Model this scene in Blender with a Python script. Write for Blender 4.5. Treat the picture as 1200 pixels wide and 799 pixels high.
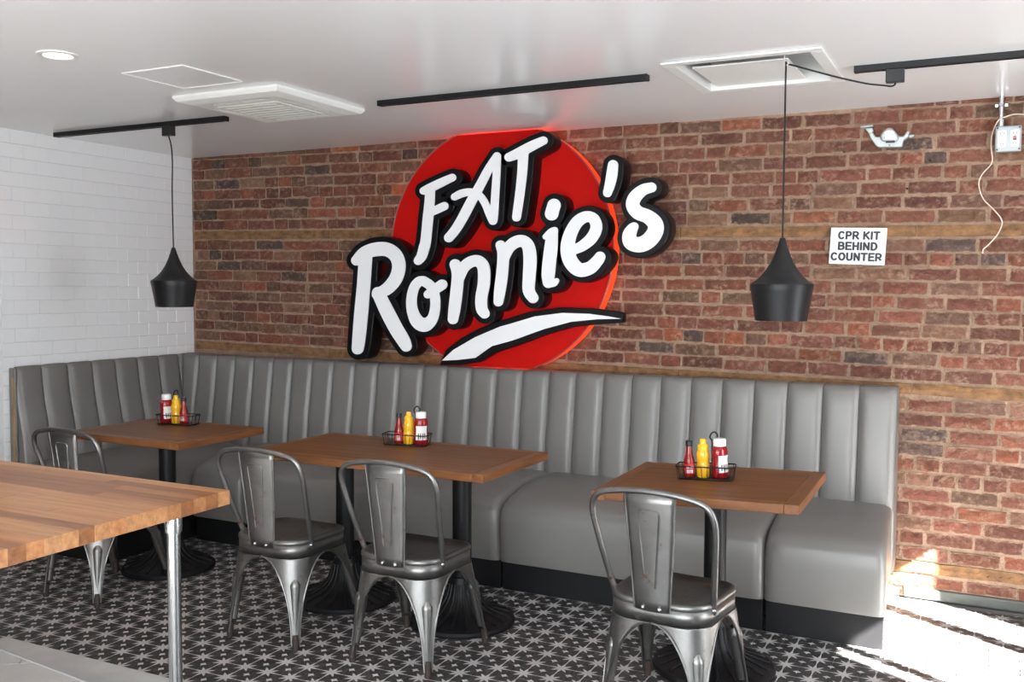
import bpy, math, random
import numpy as np
from mathutils import Vector, Matrix
random.seed(7)
PI = math.pi
for o in list(bpy.data.objects): bpy.data.objects.remove(o)
SC = bpy.context.scene
COL = SC.collection

# ------------------------------------------------------------------ camera
# X runs along the brick wall, brick face at y=0, room at y<0, floor z=0
F_PX, YAW, PITCH, ROLL = 1124.43, 0.464643, 0.0565424, 0.0041883
CAM = Vector((4.7353, -4.7442, 1.43))
FWD = Vector((-math.sin(YAW)*math.cos(PITCH), math.cos(YAW)*math.cos(PITCH), -math.sin(PITCH)))
_r = Vector((math.cos(YAW), math.sin(YAW), 0)); _u = _r.cross(FWD)
RGT = _r*math.cos(ROLL)+_u*math.sin(ROLL); UPV = -_r*math.sin(ROLL)+_u*math.cos(ROLL)
def at(px, py, axis, val):
    """point where the photo's pixel meets the plane axis=val (a wall, floor, table top ...)"""
    v = FWD*F_PX + RGT*(px-600) - UPV*(py-399.5)
    t = (val-CAM[axis])/v[axis]
    return CAM+v*t
def project(P):
    v = Vector(P)-CAM; z = v.dot(FWD)
    return (600+F_PX*v.dot(RGT)/z, 399.5-F_PX*v.dot(UPV)/z, z)
cd = bpy.data.cameras.new('camera'); cam = bpy.data.objects.new('camera', cd); COL.objects.link(cam)
cd.sensor_width = 36; cd.lens = F_PX*36/1200; cd.clip_start = .05
M = Matrix((RGT, UPV, -FWD)).transposed().to_4x4(); M.translation = CAM
cam.matrix_world = M; SC.camera = cam

# ------------------------------------------------------------------ light
SC.view_settings.view_transform = 'Standard'; SC.view_settings.look = 'None'
SC.view_settings.gamma = 1; SC.view_settings.use_curve_mapping = False
SC.view_settings.exposure = 0.0
w = bpy.data.worlds.new('daylight'); SC.world = w; w.use_nodes = True
bgn = w.node_tree.nodes['Background']; bgn.inputs[0].default_value = (.91, .96, 1.0, 1); bgn.inputs[1].default_value = 11.3
sd = bpy.data.lights.new('sun_offscreen', 'SUN'); sd.energy = 200; sd.angle = math.radians(.5); sd.color = (1, .97, .92)
sun = bpy.data.objects.new('sun_offscreen', sd); COL.objects.link(sun)
SUN = Vector((-.866, .5, -.71)).normalized()
sun.rotation_euler = SUN.to_track_quat('-Z', 'Y').to_euler(); sun.location = (8, -3, 4)
ROOM_R, ROOM_F, ROOM_L, H = 6.6, -5.7, -1.6, 2.263      # right wall x, front wall y, far left wall x, ceiling
def portal(name, loc, rot, sx, sy):
    l = bpy.data.lights.new(name, 'AREA'); l.shape = 'RECTANGLE'; l.size = sx; l.size_y = sy; l.cycles.is_portal = True
    o = bpy.data.objects.new(name, l); COL.objects.link(o); o.location = loc; o.rotation_euler = rot
portal('window_right_offscreen', (ROOM_R+.02, -1.72, 1.04), (0, PI/2, 0), 1.86, 1.08)
portal('window_front_offscreen', (4.43, ROOM_F-.02, 1.18), (PI/2, 0, 0), 4.06, 1.75)

# ------------------------------------------------------------------ materials
MATS = {}
def node_mat(name):
    m = bpy.data.materials.new(name); m.use_nodes = True; MATS[name] = m
    nt = m.node_tree; return m, nt, nt.nodes['Principled BSDF']
def N(nt, t, **kw):
    n = nt.nodes.new(t)
    for k, v in kw.items(): setattr(n, k, v)
    return n
def math_n(nt, op, a, b=None, clamp=False):
    n = nt.nodes.new('ShaderNodeMath'); n.operation = op; n.use_clamp = clamp
    for i, x in enumerate((a, b)):
        if x is None: continue
        if isinstance(x, (int, float)): n.inputs[i].default_value = x
        else: nt.links.new(x, n.inputs[i])
    return n.outputs[0]
def mixc(nt, fac, a, b, mode='MIX'):
    n = nt.nodes.new('ShaderNodeMix'); n.data_type = 'RGBA'; n.blend_type = mode
    for s, x in ((n.inputs[0], fac), (n.inputs[6], a), (n.inputs[7], b)):
        if isinstance(x, (int, float)): s.default_value = x
        elif isinstance(x, tuple): s.default_value = (*x, 1) if len(x) == 3 else x
        else: nt.links.new(x, s)
    return n.outputs[2]
def noise(nt, vec, scale, detail=4, rough=.55):
    n = nt.nodes.new('ShaderNodeTexNoise'); n.inputs['Scale'].default_value = scale
    n.inputs['Detail'].default_value = detail; n.inputs['Roughness'].default_value = rough
    if vec is not None: nt.links.new(vec, n.inputs['Vector'])
    return n.outputs['Fac']
def ramp(nt, fac, p0, p1, c0=(0, 0, 0), c1=(1, 1, 1)):
    n = nt.nodes.new('ShaderNodeValToRGB'); nt.links.new(fac, n.inputs[0])
    e = n.color_ramp.elements; e[0].position = p0; e[1].position = p1; e[0].color = (*c0, 1); e[1].color = (*c1, 1)
    return n.outputs[0]
def bump(nt, bs, h, strength, dist=.01):
    n = nt.nodes.new('ShaderNodeBump'); n.inputs['Strength'].default_value = strength; n.inputs['Distance'].default_value = dist
    nt.links.new(h, n.inputs['Height']); nt.links.new(n.outputs[0], bs.inputs['Normal'])
def simple(name, c, rough=.5, metal=0, var=.0, vscale=8, bmp=0, bscale=60, spec=None, coat=0, emit=None, estr=0):
    m, nt, bs = node_mat(name)
    bs.inputs['Roughness'].default_value = rough; bs.inputs['Metallic'].default_value = metal
    if spec is not None: bs.inputs['Specular IOR Level'].default_value = spec
    if coat: bs.inputs['Coat Weight'].default_value = coat; bs.inputs['Coat Roughness'].default_value = .1
    geo = N(nt, 'ShaderNodeNewGeometry').outputs['Position']
    nz = noise(nt, geo, vscale)
    lo = tuple(max(0, x*(1-var)) for x in c); hi = tuple(min(1, x*(1+var)) for x in c)
    nt.links.new(mixc(nt, nz, lo, hi), bs.inputs['Base Color'])
    if bmp: bump(nt, bs, noise(nt, geo, bscale, 3), bmp, .003)
    if emit: bs.inputs['Emission Color'].default_value = (*emit, 1); bs.inputs['Emission Strength'].default_value = estr
    return m
simple('ceiling_paint', (.87, .875, .875), .22, var=.015, vscale=1.2, bmp=.03, bscale=5)
simple('plaster', (.11, .107, .104), .7, var=.04)
simple('taupe_wall', (.22, .19, .165), .6, var=.06)
simple('glazed_tile', (.84, .845, .85), .12, var=.02, vscale=5)
simple('white_grout', (.85, .855, .86), .5, var=.02)
simple('dark_grout', (.16, .155, .15), .85, var=.1, vscale=40)
simple('leather', (.168, .161, .152), .34, var=.06, vscale=5, bmp=.12, bscale=350)
simple('kick_black', (.008, .008, .009), .55, var=.15, spec=.25)
simple('black_metal', (.007, .007, .008), .42, var=.15, bmp=.05, bscale=90, spec=.25)
simple('pendant_black', (.012, .012, .013), .38, var=.1, spec=.25)
simple('pendant_inside', (.55, .36, .12), .3, metal=1)
simple('cord_black', (.015, .015, .016), .6, spec=.25)
simple('sign_black', (.005, .005, .006), .35, var=.1, spec=.22)
simple('sign_white', (.90, .90, .91), .45, var=.01)
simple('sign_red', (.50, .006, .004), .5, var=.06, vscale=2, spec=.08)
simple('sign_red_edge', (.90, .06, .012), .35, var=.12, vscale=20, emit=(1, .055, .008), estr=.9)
simple('sign_trim', (.32, .10, .09), .3)
simple('plate_white', (.74, .75, .76), .35, var=.02)
simple('ink_black', (.012, .012, .014), .5)
simple('galvanised', (.55, .56, .565), .25, metal=1, var=.03, vscale=6)
simple('cast_grey', (.44, .465, .46), .4, metal=.5, var=.08, vscale=30)
simple('box_grey', (.36, .385, .385), .35, metal=.3, var=.06)
simple('white_plastic', (.86, .85, .82), .35, var=.02)
simple('red_plastic', (.55, .02, .03), .35)
simple('cable_cream', (.74, .62, .52), .5, var=.06)
simple('ac_white', (.80, .80, .77), .4, var=.02)
simple('ac_grille', (.66, .65, .61), .5, var=.05)
simple('slot_dark', (.05, .05, .05), .8)
simple('lamp_lens', (.9, .85, .75), .3, emit=(1, .80, .58), estr=9)
simple('marble', (.56, .57, .57), .3, var=.22, vscale=6)
simple('grey_floor_tile', (.72, .71, .70), .4, var=.08, vscale=7)
simple('hole_shade_paint', (.008, .006, .005), .9)
simple('wood_frame_strip', (.36, .22, .09), .5, var=.25, vscale=25)
simple('ketchup', (.27, .005, .009), .2, var=.1, coat=.2)
simple('mustard', (.86, .45, .018), .2, var=.08, coat=.5)
simple('hot_sauce', (.24, .011, .005), .18, var=.25, vscale=30, coat=.2)
simple('cap_white', (.85, .85, .84), .3)
simple('cap_yellow', (.88, .50, .02), .25)
simple('cap_black', (.02, .02, .02), .35, spec=.25)
simple('label_white', (.78, .77, .75), .5, var=.04)
simple('label_print', (.10, .03, .04), .5)
simple('rubber', (.04, .025, .02), .7)
simple('concrete_base', (.10, .105, .095), .8, var=.3, vscale=14, bmp=.5, bscale=60)

def brick_mat(name, use_attr):
    m, nt, bs = node_mat(name)
    if use_attr:
        a = N(nt, 'ShaderNodeAttribute', attribute_name='Col'); base = a.outputs['Color']
    else:
        a = N(nt, 'ShaderNodeObjectInfo'); base = a.outputs['Color']
    geo = N(nt, 'ShaderNodeNewGeometry').outputs['Position']
    n1 = noise(nt, geo, 22, 6, .65); n2 = noise(nt, geo, 75, 4, .6); n3 = noise(nt, geo, 9, 3); n4 = noise(nt, geo, 38, 5, .7)
    c = mixc(nt, ramp(nt, n1, .32, .7), mixc(nt, 1.0, base, (.52, .50, .50), 'MULTIPLY'), base)
    c = mixc(nt, math_n(nt, 'MULTIPLY', ramp(nt, n2, .56, .75), .5), c, (.045, .036, .034))
    sm = math_n(nt, 'MULTIPLY', ramp(nt, n4, .47, .70), ramp(nt, n3, .36, .64))       # lime smears left on the brick
    c = mixc(nt, math_n(nt, 'MULTIPLY', sm, .75), c, (.42, .28, .20))
    if not use_attr:                                    # mortar smeared over the brick's own ragged edges
        tc = N(nt, 'ShaderNodeTexCoord').outputs['Object']; sp = N(nt, 'ShaderNodeSeparateXYZ'); nt.links.new(tc, sp.inputs[0])
        dx = math_n(nt, 'MULTIPLY', math_n(nt, 'SUBTRACT', .5, math_n(nt, 'ABSOLUTE', sp.outputs[0])), .18)
        dz = math_n(nt, 'MULTIPLY', math_n(nt, 'SUBTRACT', .5, math_n(nt, 'ABSOLUTE', sp.outputs[2])), .057)
        d = math_n(nt, 'ADD', math_n(nt, 'MINIMUM', dx, dz), math_n(nt, 'MULTIPLY', math_n(nt, 'SUBTRACT', n1, .5), .034))
        n5 = noise(nt, geo, 14, 6, .7)
        c = mixc(nt, ramp(nt, d, .0, .0045, (1, 1, 1), (0, 0, 0)), c, mixc(nt, n5, (.22, .14, .094), (.46, .31, .22)))
    nt.links.new(c, bs.inputs['Base Color']); bs.inputs['Roughness'].default_value = .85
    bs.inputs['Specular IOR Level'].default_value = .25
    hsum = math_n(nt, 'ADD', n4, math_n(nt, 'MULTIPLY', n2, .5)); bump(nt, bs, hsum, .8, .012)
brick_mat('brick', False); brick_mat('brick_joined', True)
def mortar_mat():
    m, nt, bs = node_mat('mortar')
    geo = N(nt, 'ShaderNodeNewGeometry').outputs['Position']
    n1 = noise(nt, geo, 14, 6, .7); n2 = noise(nt, geo, 90, 4)
    c = mixc(nt, ramp(nt, n1, .3, .72), (.22, .14, .094), (.47, .32, .225))
    c = mixc(nt, math_n(nt, 'MULTIPLY', ramp(nt, n2, .6, .75), .4), c, (.12, .085, .065))
    nt.links.new(c, bs.inputs['Base Color']); bs.inputs['Roughness'].default_value = .95
    bump(nt, bs, math_n(nt, 'ADD', n1, n2), .9, .012)
mortar_mat()
def wood_mat(name, dark, light, scale=(3, 40, 40), rough=.3, objcol=False, spec=.4):
    m, nt, bs = node_mat(name)
    geo = N(nt, 'ShaderNodeNewGeometry').outputs['Position']
    mp = N(nt, 'ShaderNodeMapping'); mp.inputs['Scale'].default_value = scale; nt.links.new(geo, mp.inputs[0])
    if objcol:
        oi = N(nt, 'ShaderNodeObjectInfo')
        cx = N(nt, 'ShaderNodeCombineXYZ'); nt.links.new(math_n(nt, 'MULTIPLY', oi.outputs['Random'], 57.), cx.inputs[0])
        nt.links.new(cx.outputs[0], mp.inputs['Location'])
    n1 = noise(nt, mp.outputs[0], 1.0, 6, .62)
    c = mixc(nt, ramp(nt, n1, .28, .72), dark, light)
    if objcol: c = mixc(nt, 1.0, c, oi.outputs['Color'], 'MULTIPLY')
    nt.links.new(c, bs.inputs['Base Color']); bs.inputs['Roughness'].default_value = rough; bs.inputs['Specular IOR Level'].default_value = spec
    bump(nt, bs, n1, .06, .002)
wood_mat('butcher_block', (.30, .135, .056), (.56, .29, .135), (2.2, 45, 45), .3, True)
wood_mat('walnut_top', (.078, .027, .008), (.21, .083, .025), (2.5, 55, 20), .45, spec=.25)
wood_mat('walnut_edge', (.10, .036, .012), (.24, .094, .032), (4, 40, 40), .4, spec=.3)
wood_mat('walnut_edge_cross', (.10, .036, .012), (.24, .094, .032), (40, 4, 40), .4, spec=.3)
wood_mat('old_timber', (.085, .043, .019), (.32, .165, .072), (22, 60, 34), .85)
def steel_mat():
    m, nt, bs = node_mat('raw_steel')
    tc = N(nt, 'ShaderNodeTexCoord').outputs['Object']
    n1 = noise(nt, tc, 9, 5, .6); n2 = noise(nt, tc, 17, 5, .7); n3 = noise(nt, tc, 60, 3)
    c = mixc(nt, n1, (.11, .108, .104), (.33, .326, .317))
    ru = ramp(nt, n2, .60, .68)
    c = mixc(nt, ru, c, (.10, .035, .018)); nt.links.new(c, bs.inputs['Base Color'])
    nt.links.new(math_n(nt, 'SUBTRACT', .95, math_n(nt, 'MULTIPLY', ru, .8)), bs.inputs['Metallic'])
    nt.links.new(math_n(nt, 'ADD', .26, math_n(nt, 'MULTIPLY', n3, .22)), bs.inputs['Roughness'])
    bump(nt, bs, n3, .05, .002)
steel_mat()
PITCH_T, SX0, SY0 = .1062, 3.005, -1.184
def star_mat():
    m, nt, bs = node_mat('star_tile')
    geo = N(nt, 'ShaderNodeNewGeometry').outputs['Position']
    sp = N(nt, 'ShaderNodeSeparateXYZ'); nt.links.new(geo, sp.inputs[0])
    def cell(o, o0):
        a = math_n(nt, 'ADD', math_n(nt, 'DIVIDE', math_n(nt, 'SUBTRACT', o, o0), PITCH_T), 100.5)
        return math_n(nt, 'SUBTRACT', math_n(nt, 'FRACT', a), .5)
    u, v = cell(sp.outputs[0], SX0), cell(sp.outputs[1], SY0)
    au, av = math_n(nt, 'ABSOLUTE', u), math_n(nt, 'ABSOLUTE', v)
    r = math_n(nt, 'SQRT', math_n(nt, 'ADD', math_n(nt, 'MULTIPLY', u, u), math_n(nt, 'MULTIPLY', v, v)))
    ang = math_n(nt, 'ARCTAN2', v, u)
    t = math_n(nt, 'MULTIPLY', math_n(nt, 'ABSOLUTE', math_n(nt, 'SUBTRACT', math_n(nt, 'FRACT', math_n(nt, 'ADD', math_n(nt, 'MULTIPLY', ang, 8/(2*PI)), 8.5)), .5)), 2)
    R = math_n(nt, 'ADD', .15, math_n(nt, 'MULTIPLY', math_n(nt, 'POWER', math_n(nt, 'SUBTRACT', 1., t), 1.4), .25))
    star = math_n(nt, 'LESS_THAN', r, R)
    line = math_n(nt, 'LESS_THAN', math_n(nt, 'MINIMUM', au, av), .018)
    cu, cv = math_n(nt, 'SUBTRACT', .5, au), math_n(nt, 'SUBTRACT', .5, av)
    mn, mx = math_n(nt, 'MINIMUM', cu, cv), math_n(nt, 'MAXIMUM', cu, cv)
    cr = math_n(nt, 'LESS_THAN', math_n(nt, 'ADD', mx, math_n(nt, 'MULTIPLY', mn, 1.6)), .15)
    msk = math_n(nt, 'MAXIMUM', math_n(nt, 'MAXIMUM', star, line), cr)
    nz = noise(nt, geo, 18, 4)
    dark = mixc(nt, nz, (.032, .029, .029), (.060, .056, .056)); light = mixc(nt, nz, (.42, .41, .405), (.55, .54, .535))
    nt.links.new(mixc(nt, msk, dark, light), bs.inputs['Base Color']); bs.inputs['Roughness'].default_value = .42
star_mat()

# ------------------------------------------------------------------ mesh helpers
class MB:
    def __init__(s): s.v = []; s.f = []; s.c = []
    def add(s, vs, fs, col=None):
        b = len(s.v); s.v += [tuple(x) for x in vs]; s.f += [tuple(i+b for i in f) for f in fs]; s.c += [col]*len(fs); return s
    def box(s, x0, x1, y0, y1, z0, z1, col=None):
        vs = [(x, y, z) for z in (z0, z1) for y in (y0, y1) for x in (x0, x1)]
        return s.add(vs, [(0, 2, 3, 1), (4, 5, 7, 6), (0, 1, 5, 4), (2, 6, 7, 3), (0, 4, 6, 2), (1, 3, 7, 5)], col)
    def lathe(s, prof, n=32, c=(0, 0, 0), cap0=True, cap1=True, sx=1, sy=1):
        vs = []; fs = []
        for r, z in prof:
            for i in range(n):
                a = 2*PI*i/n; vs.append((c[0]+r*sx*math.cos(a), c[1]+r*sy*math.sin(a), c[2]+z))
        for k in range(len(prof)-1):
            for i in range(n):
                j = (i+1) % n; fs.append((k*n+i, k*n+j, (k+1)*n+j, (k+1)*n+i))
        if cap0: fs.append(tuple(range(n-1, -1, -1)))
        if cap1: fs.append(tuple((len(prof)-1)*n+i for i in range(n)))
        return s.add(vs, fs)
    def tube(s, pts, r, n=8, closed=False, flat=1.0):
        P = [Vector(p) for p in pts]; m = len(P); rs = r if isinstance(r, (list, tuple)) else [r]*m
        vs = []; fs = []; prev = None
        for i in range(m):
            if closed: d = P[(i+1) % m]-P[i-1]
            else: d = P[min(i+1, m-1)]-P[max(i-1, 0)]
            d.normalize()
            if prev is None:
                a = Vector((0, 0, 1)) if abs(d.z) < .9 else Vector((1, 0, 0))
                prev = d.cross(a).normalized()
            nrm = (prev-d*prev.dot(d)).normalized(); prev = nrm; b = d.cross(nrm)
            for k in range(n):
                t = 2*PI*k/n; vs.append(P[i]+nrm*(rs[i]*math.cos(t))+b*(rs[i]*flat*math.sin(t)))
        for i in range(m if closed else m-1):
            i2 = (i+1) % m
            for k in range(n):
                k2 = (k+1) % n; fs.append((i*n+k, i*n+k2, i2*n+k2, i2*n+k))
        if not closed: fs += [tuple(range(n-1, -1, -1)), tuple((m-1)*n+k for k in range(n))]
        return s.add(vs, fs)
    def grid(s, rows, close=False):
        n = len(rows[0]); vs = [p for r in rows for p in r]; fs = []
        for i in range(len(rows)-1):
            for k in range(n if close else n-1):
                k2 = (k+1) % n; fs.append((i*n+k, i*n+k2, (i+1)*n+k2, (i+1)*n+k))
        return s.add(vs, fs)
    def prism(s, poly, y0, y1):      # polygon in X,Z extruded along Y
        n = len(poly); vs = [(x, y0, z) for x, z in poly]+[(x, y1, z) for x, z in poly]
        fs = [tuple(range(n)), tuple(range(2*n-1, n-1, -1))]+[(i, n+i, n+(i+1) % n, (i+1) % n) for i in range(n)]
        return s.add(vs, fs)
    def mesh(s, name, mat, smooth=None, fix=True):
        me = bpy.data.meshes.new(name); me.from_pydata(s.v, [], s.f); me.validate()
        if fix:
            import bmesh
            bm = bmesh.new(); bm.from_mesh(me); bmesh.ops.recalc_face_normals(bm, faces=bm.faces); bm.to_mesh(me); bm.free()
        me.materials.append(MATS[mat])
        if smooth is not None:
            for p in me.polygons: p.use_smooth = True
            me.set_sharp_from_angle(angle=math.radians(smooth))
        return me
    def build(s, name, mat, parent=None, smooth=None, bevel=0, seg=2, fix=True, solid=0):
        return obj(name, s.mesh(name, mat, smooth, fix), parent, bevel, seg, solid)
def obj(name, me, parent=None, bevel=0, seg=2, solid=0):
    o = bpy.data.objects.new(name, me); COL.objects.link(o)
    if parent: o.parent = parent
    if solid: md = o.modifiers.new('thick', 'SOLIDIFY'); md.thickness = solid; md.offset = 0
    if bevel:
        md = o.modifiers.new('bevel', 'BEVEL'); md.width = bevel; md.segments = seg; md.limit_method = 'ANGLE'; md.angle_limit = .6
        md.harden_normals = False
    return o
def B(x0, x1, y0, y1, z0, z1): return MB().box(x0, x1, y0, y1, z0, z1)
def tag(o, label, cat, group=None):
    o['label'] = label; o['category'] = cat
    if group: o['group'] = group
    return o
def thing(name, label, cat, loc=(0, 0, 0), rz=0, group=None):
    o = bpy.data.objects.new(name, None); COL.objects.link(o); o.empty_display_size = .1
    o.location = loc; o.rotation_euler = (0, 0, rz); return tag(o, label, cat, group)
def struct(o): o['kind'] = 'structure'; return o
def stuff(o): o['kind'] = 'stuff'; return o
def dup(root, loc, rz, label, group=None):
    r = root.copy(); COL.objects.link(r); r.location = loc; r.rotation_euler = (0, 0, rz); r['label'] = label
    if group: r['group'] = group
    for ch in list(root.children):
        c = ch.copy(); COL.objects.link(c); c.parent = r
        for g in ch.children:
            d = g.copy(); COL.objects.link(d); d.parent = c
    return r
def smooth_path(pts, n=6):
    P = [Vector(p) for p in pts]; out = []
    for i in range(len(P)-1):
        p0 = P[max(i-1, 0)]; p1 = P[i]; p2 = P[i+1]; p3 = P[min(i+2, len(P)-1)]
        for k in range(n):
            t = k/n; out.append(.5*((2*p1)+(p2-p0)*t+(2*p0-5*p1+4*p2-p3)*t*t+(3*p1-p0-3*p2+p3)*t**3))
    out.append(P[-1]); return out
def mesh_from_curve(cu, name, mat):
    o = bpy.data.objects.new('tmp', cu); COL.objects.link(o)
    dg = bpy.context.evaluated_depsgraph_get()
    me = bpy.data.meshes.new_from_object(o.evaluated_get(dg)); bpy.data.objects.remove(o); bpy.data.curves.remove(cu)
    me.name = name; me.materials.clear(); me.materials.append(MATS[mat]); return me

# ------------------------------------------------------------------ sign strokes (photo pixels: x, y, half width)
def conv(org, sc, pts): return [(org[0]+x/sc, org[1]+y/sc, w_/sc) for x, y, w_ in pts]
r1 = lambda *p: conv((390, 130), 4.995, p)
r2 = lambda *p: conv((590, 140), 4.995, p)
r3 = lambda *p: conv((390, 270), 4.7, p)
px = lambda *p: list(p)
LETTERS = [
 ('F', [r1((533, 468, 22), (570, 452, 26), (640, 418, 25), (702, 390, 22)),
        r1((572, 470, 28), (568, 540, 29), (560, 620, 30), (546, 760, 30))[:]+px((497.5, 290, 6.2), (494.5, 300, 5.8), (490.5, 305.5, 5.0)),
        r1((560, 600, 22), (610, 578, 24), (655, 557, 24))]),
 ('A', [r1((963, 265, 23), (915, 340, 25), (862, 440, 27), (812, 530, 29), (764, 622, 29), (720, 695, 28), (681, 742, 27)),
        r1((963, 265, 23), (960, 370, 22), (952, 500, 23), (944, 620, 24), (940, 645, 22)),
        r1((715, 503, 21), (760, 482, 23), (815, 476, 22), (862, 497, 22), (895, 545, 22), (922, 612, 22), (938, 645, 22))]),
 ('T', [r2((33, 222, 25), (90, 198, 30), (150, 165, 29), (200, 140, 27), (236, 124, 24)),
        r2((118, 195, 30), (112, 300, 28), (102, 400, 27), (90, 490, 26), (78, 572, 25))]),
 ('R', [r3((182, 150, 36), (172, 300, 36), (156, 480, 37), (145, 600, 35), (139, 650, 32)),
        r3((132, 165, 28), (175, 125, 34), (235, 105, 38), (300, 105, 38), (348, 138, 37), (366, 195, 36), (350, 262, 36), (305, 318, 34), (250, 348, 28), (243, 352, 24)),
        r3((252, 345, 34), (300, 445, 38), (350, 540, 38), (390, 605, 36), (406, 637, 30))]),
 ('o', [r3((500, 278, 27), (540, 305, 27), (563, 360, 27), (565, 430, 27), (548, 490, 30), (508, 520, 38), (467, 500, 36), (440, 440, 30), (436, 375, 28), (450, 315, 27), (475, 283, 27), (500, 278, 27)),
        r3((525, 352, 22), (560, 328, 27), (604, 298, 28))]),
 ('n', [r3((676, 188, 30), (690, 240, 32), (684, 330, 33), (672, 430, 32), (664, 488, 28)),
        r3((694, 265, 30), (722, 205, 31), (765, 172, 31), (805, 170, 32), (832, 205, 33), (834, 290, 33), (820, 370, 32), (822, 430, 31), (838, 458, 27)), ]),
 ('n', [r3((926, 82, 27), (940, 130, 31), (935, 230, 32), (922, 330, 31), (914, 392, 26)),
        px((590.5, 303, 6.3), (596, 291, 6.8), (604, 284, 7), (613, 282.5, 7), (619.5, 289, 7.3), (621.5, 304, 7.6), (620.5, 324, 7.3), (620, 340, 7), (625, 349, 6.2))]),
 ('i', [px((639.5, 277.5, 3.2), (647, 273.5, 6), (650.5, 269.5, 3.6)),
        px((647.5, 275, 6.5), (646, 290, 7.6), (644, 308, 7.8), (642.8, 322, 7.6), (643, 331, 6.4)), px((643, 331, 5.8), (649, 331.5, 4.4), (652.5, 329, 3.2)),
        px((649.6, 240.5, 7.6), (646.8, 250.5, 7.8))]),
 ('e', [px((672, 293, 5.5), (683, 288, 6.2), (693.5, 279, 6.8), (699.2, 267, 6.8), (696, 256.5, 6.5), (687, 254, 6.5), (676.5, 260.5, 7), (668.5, 275, 7.6), (665.5, 291, 8.2), (669, 306, 8.5), (679, 316, 8.2), (691.5, 314, 7.6), (700.5, 305.5, 6.8), (703.5, 301, 6.2))]),
 ("'", [r2((643, 268, 30), (635, 330, 32), (622, 390, 29), (610, 430, 25))]),
 ('s', [r2((868, 398, 29), (818, 413, 33), (772, 455, 38), (758, 502, 39), (788, 545, 40), (845, 568, 41), (888, 608, 45), (890, 655, 46), (852, 708, 46), (798, 733, 45), (748, 720, 43), (738, 680, 40), (752, 645, 33), (766, 628, 26))]),
]
SW_U = [(512.3, 423.2), (526, 410.4), (551.7, 395.5), (581.5, 382.8), (590, 380.6), (622, 371), (654, 366.8), (686, 367.9), (709, 371), (724, 373.8)]
SW_L = [(696, 374.3), (664.5, 377.4), (632.5, 386), (600.6, 397.7), (590, 401), (570.9, 406.2), (551.7, 420), (530, 422.5)]
SW_B = [(509, 428.5), (516, 411), (535, 396), (556, 385), (582, 375.5), (615, 365.5), (650, 360.5), (690, 361.5), (716, 365), (725, 367), (725, 378.5), (697, 380.5), (666, 383.5), (634, 392.5), (603, 404.5), (574, 414), (556, 425), (535, 428.5)]
def near_letter(x, y, m):
    for _, strokes in LETTERS:
        for s in strokes:
            for q in s:
                if (q[0]-x)**2+(q[1]-y)**2 < (q[2]+m)**2: return True
    return False

# ------------------------------------------------------------------ setting: walls, ceiling, floor
wall_back = struct(B(-.1, ROOM_R+.15, .006, .16, 0, H+.1).build('wall_back', 'mortar'))
wall_left = struct(B(-.05, -.008, -1.385, .0, 0, H+.05).build('wall_left', 'white_grout'))
struct(B(ROOM_L, -.05, -1.38, -1.2, 0, H+.05).build('wall_return', 'taupe_wall'))
struct(B(ROOM_L-.15, ROOM_L, ROOM_F-.1, -1.2, 0, H+.05).build('wall_far_left', 'plaster'))
# right wall with the sunlit shop window (panes between mullions) and further openings
WT, WB = 1.962, .12
rw = MB()
rw.box(ROOM_R, ROOM_R+.03, ROOM_F-.1, .1, WT, H+.05); rw.box(ROOM_R, ROOM_R+.03, ROOM_F-.1, .1, 0, WB)
for a, b in ((-1.20, .1), (-1.54, -1.47), (-2.175, -2.125), (ROOM_F-.1, -2.262)):
    rw.box(ROOM_R, ROOM_R+.03, a, b, WB, WT)
struct(rw.build('wall_right', 'plaster'))
fw = MB(); fw.box(ROOM_L-.1, ROOM_R+.12, ROOM_F-.12, ROOM_F, 2.05, H+.05); fw.box(ROOM_L-.1, ROOM_R+.12, ROOM_F-.12, ROOM_F, 0, .3)
for a, b in ((ROOM_L-.1, 2.4), (3.7, 3.8), (5.05, 5.15), (6.45, ROOM_R+.12)): fw.box(a, b, ROOM_F-.12, ROOM_F, .3, 2.05)  # unseen window, widened to the left to throw more daylight on the sign wall
struct(fw.build('wall_front', 'plaster'))
# ceiling with the square opening of the open grille
GX0, GX1, GY0, GY1 = 3.60, 4.18, -1.265, -.668
gx0, gx1, gy0, gy1 = GX0+.045, GX1-.045, GY0+.045, GY1-.045
cm = MB(); ct = H+.12
for a in ((ROOM_L-.15, gx0, ROOM_F-.12, .16), (gx1, ROOM_R+.12, ROOM_F-.12, .16), (gx0, gx1, ROOM_F-.12, gy0), (gx0, gx1, gy1, .16)):
    cm.box(*a, H, ct)
ceiling = struct(cm.build('ceiling', 'ceiling_paint'))
struct(B(gx0-.02, gx1+.02, gy0-.02, gy1+.02, ct, ct+.02).build('ceiling_void', 'plaster', ceiling))
# floor slab under the tiles; the grey floor lies before the stone threshold
floor = struct(B(ROOM_L-.1, ROOM_R+.1, ROOM_F-.1, .1, -.12, -.006).build('floor', 'dark_grout'))

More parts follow.
